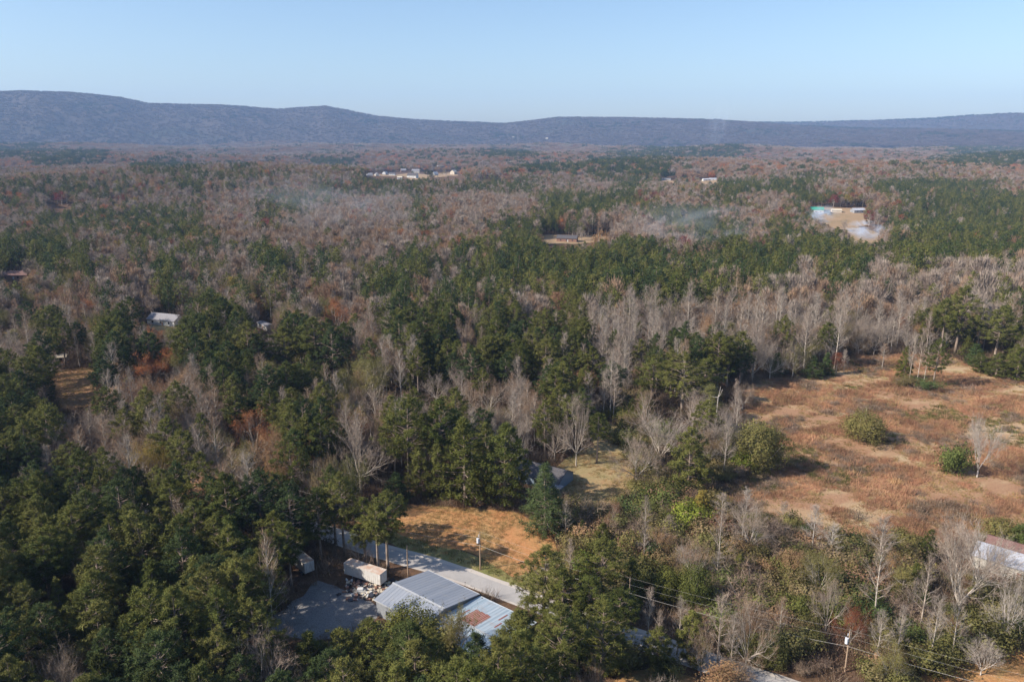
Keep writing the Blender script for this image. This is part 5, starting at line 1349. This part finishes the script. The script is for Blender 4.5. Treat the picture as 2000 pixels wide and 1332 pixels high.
for fam in banks:
    A_ = np.array(acc[fam]); 
    scatter_stuff(nmz[fam], proto_collection('src_'+fam, banks[fam]) if len(banks[fam]) <= 100 else None, A_[:, :3], rng.uniform(0, 6.28, len(A_)), A_[:, [3, 3, 4]], A_[:, 5].astype(int), lab[fam])
    print(fam, len(A_), len(banks[fam]))
if shr_acc:
    A_ = np.array(shr_acc); scatter_stuff('brush', proto_collection('src_brush', shr_items), A_[:, :3], rng.uniform(0, 6.28, len(A_)), A_[:, [3, 3, 4]], A_[:, 5].astype(int), 'tangled low brush between the shrubs below the field')

# ---------------------------------------------------------------- stuff: undergrowth, weeds, grass
def tuft(n, h, w, spread, seed, lean=.5):
    g = np.random.default_rng(seed); o = g.normal(size=(n, 3))*spread; o[:, 2] = 0
    d = g.normal(size=(n, 3))*lean; d[:, 2] = 1; d = unit(d); L = h*g.uniform(.4, 1.15, (n, 1))
    s = unit(np.cross(d, g.normal(size=(n, 3))))*w*g.uniform(.6, 1.4, (n, 1))
    return np.stack([o-s, o+s, o+d*L], 1)
def stuff_bank(nm, specs):
    return proto_collection('src_'+nm, [(tri_mesh('%s_%d' % (nm, i), P, None, [M[m]]), {}) for i, (P, m) in enumerate(specs)])
ub = stuff_bank('undergrowth', [(np.concatenate([tuft(90, 2.6, .035, .9, 700, .5), flakes(rng.normal(size=(40, 3))*[1.0, 1.0, .5]+[0, 0, 1.1], .3, 3, .22)]), 'under'),
                                (np.concatenate([tuft(70, 1.8, .035, .9, 701, .6), flakes(rng.normal(size=(50, 3))*[1.1, 1.1, .35]+[0, 0, .7], .3, 3, .22)]), 'under'),
                                (tuft(110, 3.4, .03, .8, 702, .35), 'bush_brown')])
X, Y = grid(70, 600, 3.1); Z = T(X, Y); okk = allowed(X, Y, Z, np.full(X.shape, 2.0), np.full(X.shape, 1.0), False, False) & (rng.uniform(size=X.shape) < .85)
X, Y, Z = X[okk], Y[okk], Z[okk]; s = rng.uniform(.7, 1.6, len(X))
scatter_stuff('undergrowth', ub, np.stack([X, Y, Z], -1), rng.uniform(0, 6.28, len(X)), np.stack([s, s, s*rng.uniform(.7, 1.2, len(X))], -1), rng.integers(0, 3, len(X)), 'brown undergrowth and saplings between the tree trunks')
print('under', len(X))
# field weeds: thick rusty patches with pale gaps
fb = stuff_bank('field_weeds', [(tuft(60, .8, .04, .6, 710, .7), 'weed'), (tuft(90, 1.25, .045, .65, 711, .6), 'weed'), (tuft(60, .9, .06, .6, 712, .9), 'bush'), (tuft(50, .4, .05, .6, 713, .9), 'grass'), (np.concatenate([tuft(120, 1.5, .03, .8, 714, .8), flakes(rng.normal(size=(40, 3))*[.8, .8, .25]+[0, 0, .7], .25, 3, .16)]), 'bush_brown')])
X, Y = grid(175, 420, 1.15); bx, by, _ = proj(X, Y, X*0)
nz = n2(X, Y*1.6, 17)+.45*n2(X+40, Y, 5); inn = inpoly(bx, by, POLY['field']) & (X < 330)
okk = inn & (nz+rng.normal(size=X.shape)*.34 < .50)
X, Y, nz = X[okk], Y[okk], nz[okk]; s = rng.uniform(.55, 1.25, len(X))*np.where(rng.uniform(size=len(X)) < .06, 1.8, 1); g2 = n2(X-70, Y+30, 26)
idx = np.where((g2 > .48) & (rng.uniform(size=len(X)) < .65), 2, np.where(nz > .22, 3, rng.integers(0, 2, len(X))))
idx = np.where((n2(X+15, Y-60, 12) > .35) & (rng.uniform(size=len(X)) < .22), 4, idx)
scatter_stuff('field_weeds', fb, np.stack([X, Y, X*0+.03], -1), rng.uniform(0, 6.28, len(X)), np.stack([s, s, s], -1), idx, 'rusty brown weeds covering the open field')
print('weeds', len(X))
gb = stuff_bank('grass', [(tuft(40, .4, .035, .5, 720, .8), 'grass'), (tuft(50, .6, .035, .5, 721, .7), 'grass'), (tuft(40, .7, .05, .5, 722, .6), 'bush')])
P_ = []
X, Y = grid(120, 235, 1.15); bx, by, _ = proj(X, Y, X*0); m = np.zeros(X.shape, bool)
for c in ('slope', 'verge', 'yard', 'track', 'lawn', 'clay'): m |= inpoly(bx, by, POLY[c])
m &= (road_dist(X, Y) > 4.4) & (n2(X, Y, 9)+rng.normal(size=X.shape)*.3 < .45)
X, Y = X[m], Y[m]; v_ = inpoly(*proj(X, Y, X*0)[:2], POLY['verge']); s = rng.uniform(.5, 1.2, len(X))
idx = np.where(v_ & (rng.uniform(size=len(X)) < .5), 2, rng.integers(0, 2, len(X)))
P2 = np.stack([X, Y, X*0+.03], -1)
X, Y = grid(270, 345, 1.3); bx, by, _ = proj(X, Y, X*0); m = inpoly(bx, by, POLY['pasture']); X, Y = X[m], Y[m]
P2 = np.concatenate([P2, np.stack([X, Y, X*0+.03], -1)]); s = np.concatenate([s, rng.uniform(.6, 1.3, len(X))]); idx = np.concatenate([idx, rng.integers(0, 2, len(X))])
scatter_stuff('grass', gb, P2, rng.uniform(0, 6.28, len(P2)), np.stack([s, s, s], -1), idx, 'dry grass on the slope, verge, yard and pasture')

# ---------------------------------------------------------------- haze
hz = MB(); hz.box(-11800, 11800, -500, 13300, -90, 800)
hm, hn, hl = newmat('haze_air'); pv = hn.new('ShaderNodeVolumePrincipled')
pv.inputs['Color'].default_value = (.40, .62, 1.0, 1); pv.inputs['Density'].default_value = 5.6e-5; pv.inputs['Anisotropy'].default_value = 0.0
ho = hn.new('ShaderNodeOutputMaterial'); hl.new(pv.outputs[0], ho.inputs['Volume'])
tag(hz.build('haze', hm), kind='stuff')
def smoke(px, py, w, h, d, dens, label, lean=.0, z0=0.0, seed=0):
    x, y, z = G(px, py); m = MB(); n1, n3 = 16, 10
    vs = [(0, 0, -1)]; fs = []
    for i in range(1, n3):
        t = math.pi*i/n3
        for j in range(n1): a = 2*math.pi*j/n1; vs.append((math.sin(t)*math.cos(a), math.sin(t)*math.sin(a), -math.cos(t)))
    vs.append((0, 0, 1))
    for j in range(n1): fs.append((0, 1+(j+1) % n1, 1+j))
    for i in range(n3-2):
        for j in range(n1): a = 1+i*n1+j; b = 1+i*n1+(j+1) % n1; fs.append((a, b, b+n1, a+n1))
    for j in range(n1): fs.append((1+(n3-2)*n1+j, 1+(n3-2)*n1+(j+1) % n1, len(vs)-1))
    m.add(vs, fs); mt, n, l = newmat('smoke_air')
    tc = n.new('ShaderNodeTexCoord'); no = n.new('ShaderNodeTexNoise'); no.inputs['Scale'].default_value = 1.6; no.inputs['Detail'].default_value = 2; no.inputs['Distortion'].default_value = .8
    mp = n.new('ShaderNodeMapping'); mp.inputs['Location'].default_value = (seed*3.1, seed*1.7, 0); l.new(tc.outputs['Object'], mp.inputs[0]); l.new(mp.outputs[0], no.inputs['Vector'])
    ln = n.new('ShaderNodeVectorMath'); ln.operation = 'LENGTH'; l.new(tc.outputs['Object'], ln.inputs[0])
    f = n.new('ShaderNodeMapRange'); f.inputs[1].default_value = 1.0; f.inputs[2].default_value = .25; f.inputs[3].default_value = 0; f.inputs[4].default_value = 1; l.new(ln.outputs['Value'], f.inputs[0])
    q = n.new('ShaderNodeMapRange'); q.inputs[1].default_value = .46; q.inputs[2].default_value = .70; q.inputs[3].default_value = .0; q.inputs[4].default_value = 1; l.new(no.outputs['Fac'], q.inputs[0])
    mu = n.new('ShaderNodeMath'); mu.operation = 'MULTIPLY'; l.new(f.outputs[0], mu.inputs[0]); l.new(q.outputs[0], mu.inputs[1])
    m2 = n.new('ShaderNodeMath'); m2.operation = 'MULTIPLY'; m2.inputs[1].default_value = dens; l.new(mu.outputs[0], m2.inputs[0])
    v = n.new('ShaderNodeVolumePrincipled'); v.inputs['Color'].default_value = (.80, .88, 1.0, 1); l.new(m2.outputs[0], v.inputs['Density'])
    o = n.new('ShaderNodeOutputMaterial'); l.new(v.outputs[0], o.inputs['Volume'])
    ob = m.build('smoke', mt); ob.location = (x, y, z+z0+h*.5); ob.scale = (w/2, d/2, h/2); ob.rotation_euler = (0, lean, 0)
    tag(ob, label, None, None, 'stuff')
smoke(1688, 478, 44, 22, 34, .24, 'blue-white smoke drifting over the farm field', .15, 4, 1)
smoke(1600, 452, 46, 26, 34, .12, 'thin bluish smoke left of the farm field', -.1, 6, 2)
smoke(1345, 510, 130, 44, 90, .010, 'faint smoke veil over the bare woods right of centre', .05, 10, 3)
smoke(1400, 300, 200, 420, 200, .0032, 'thin smoke plume rising before the wooded mountain', .25, 10, 5)
smoke(640, 475, 230, 60, 130, .005, 'faint smoke veil over the woods left of centre', .04, 10, 4)
print('individuals', len(ind), 'objects', len(scene.objects))
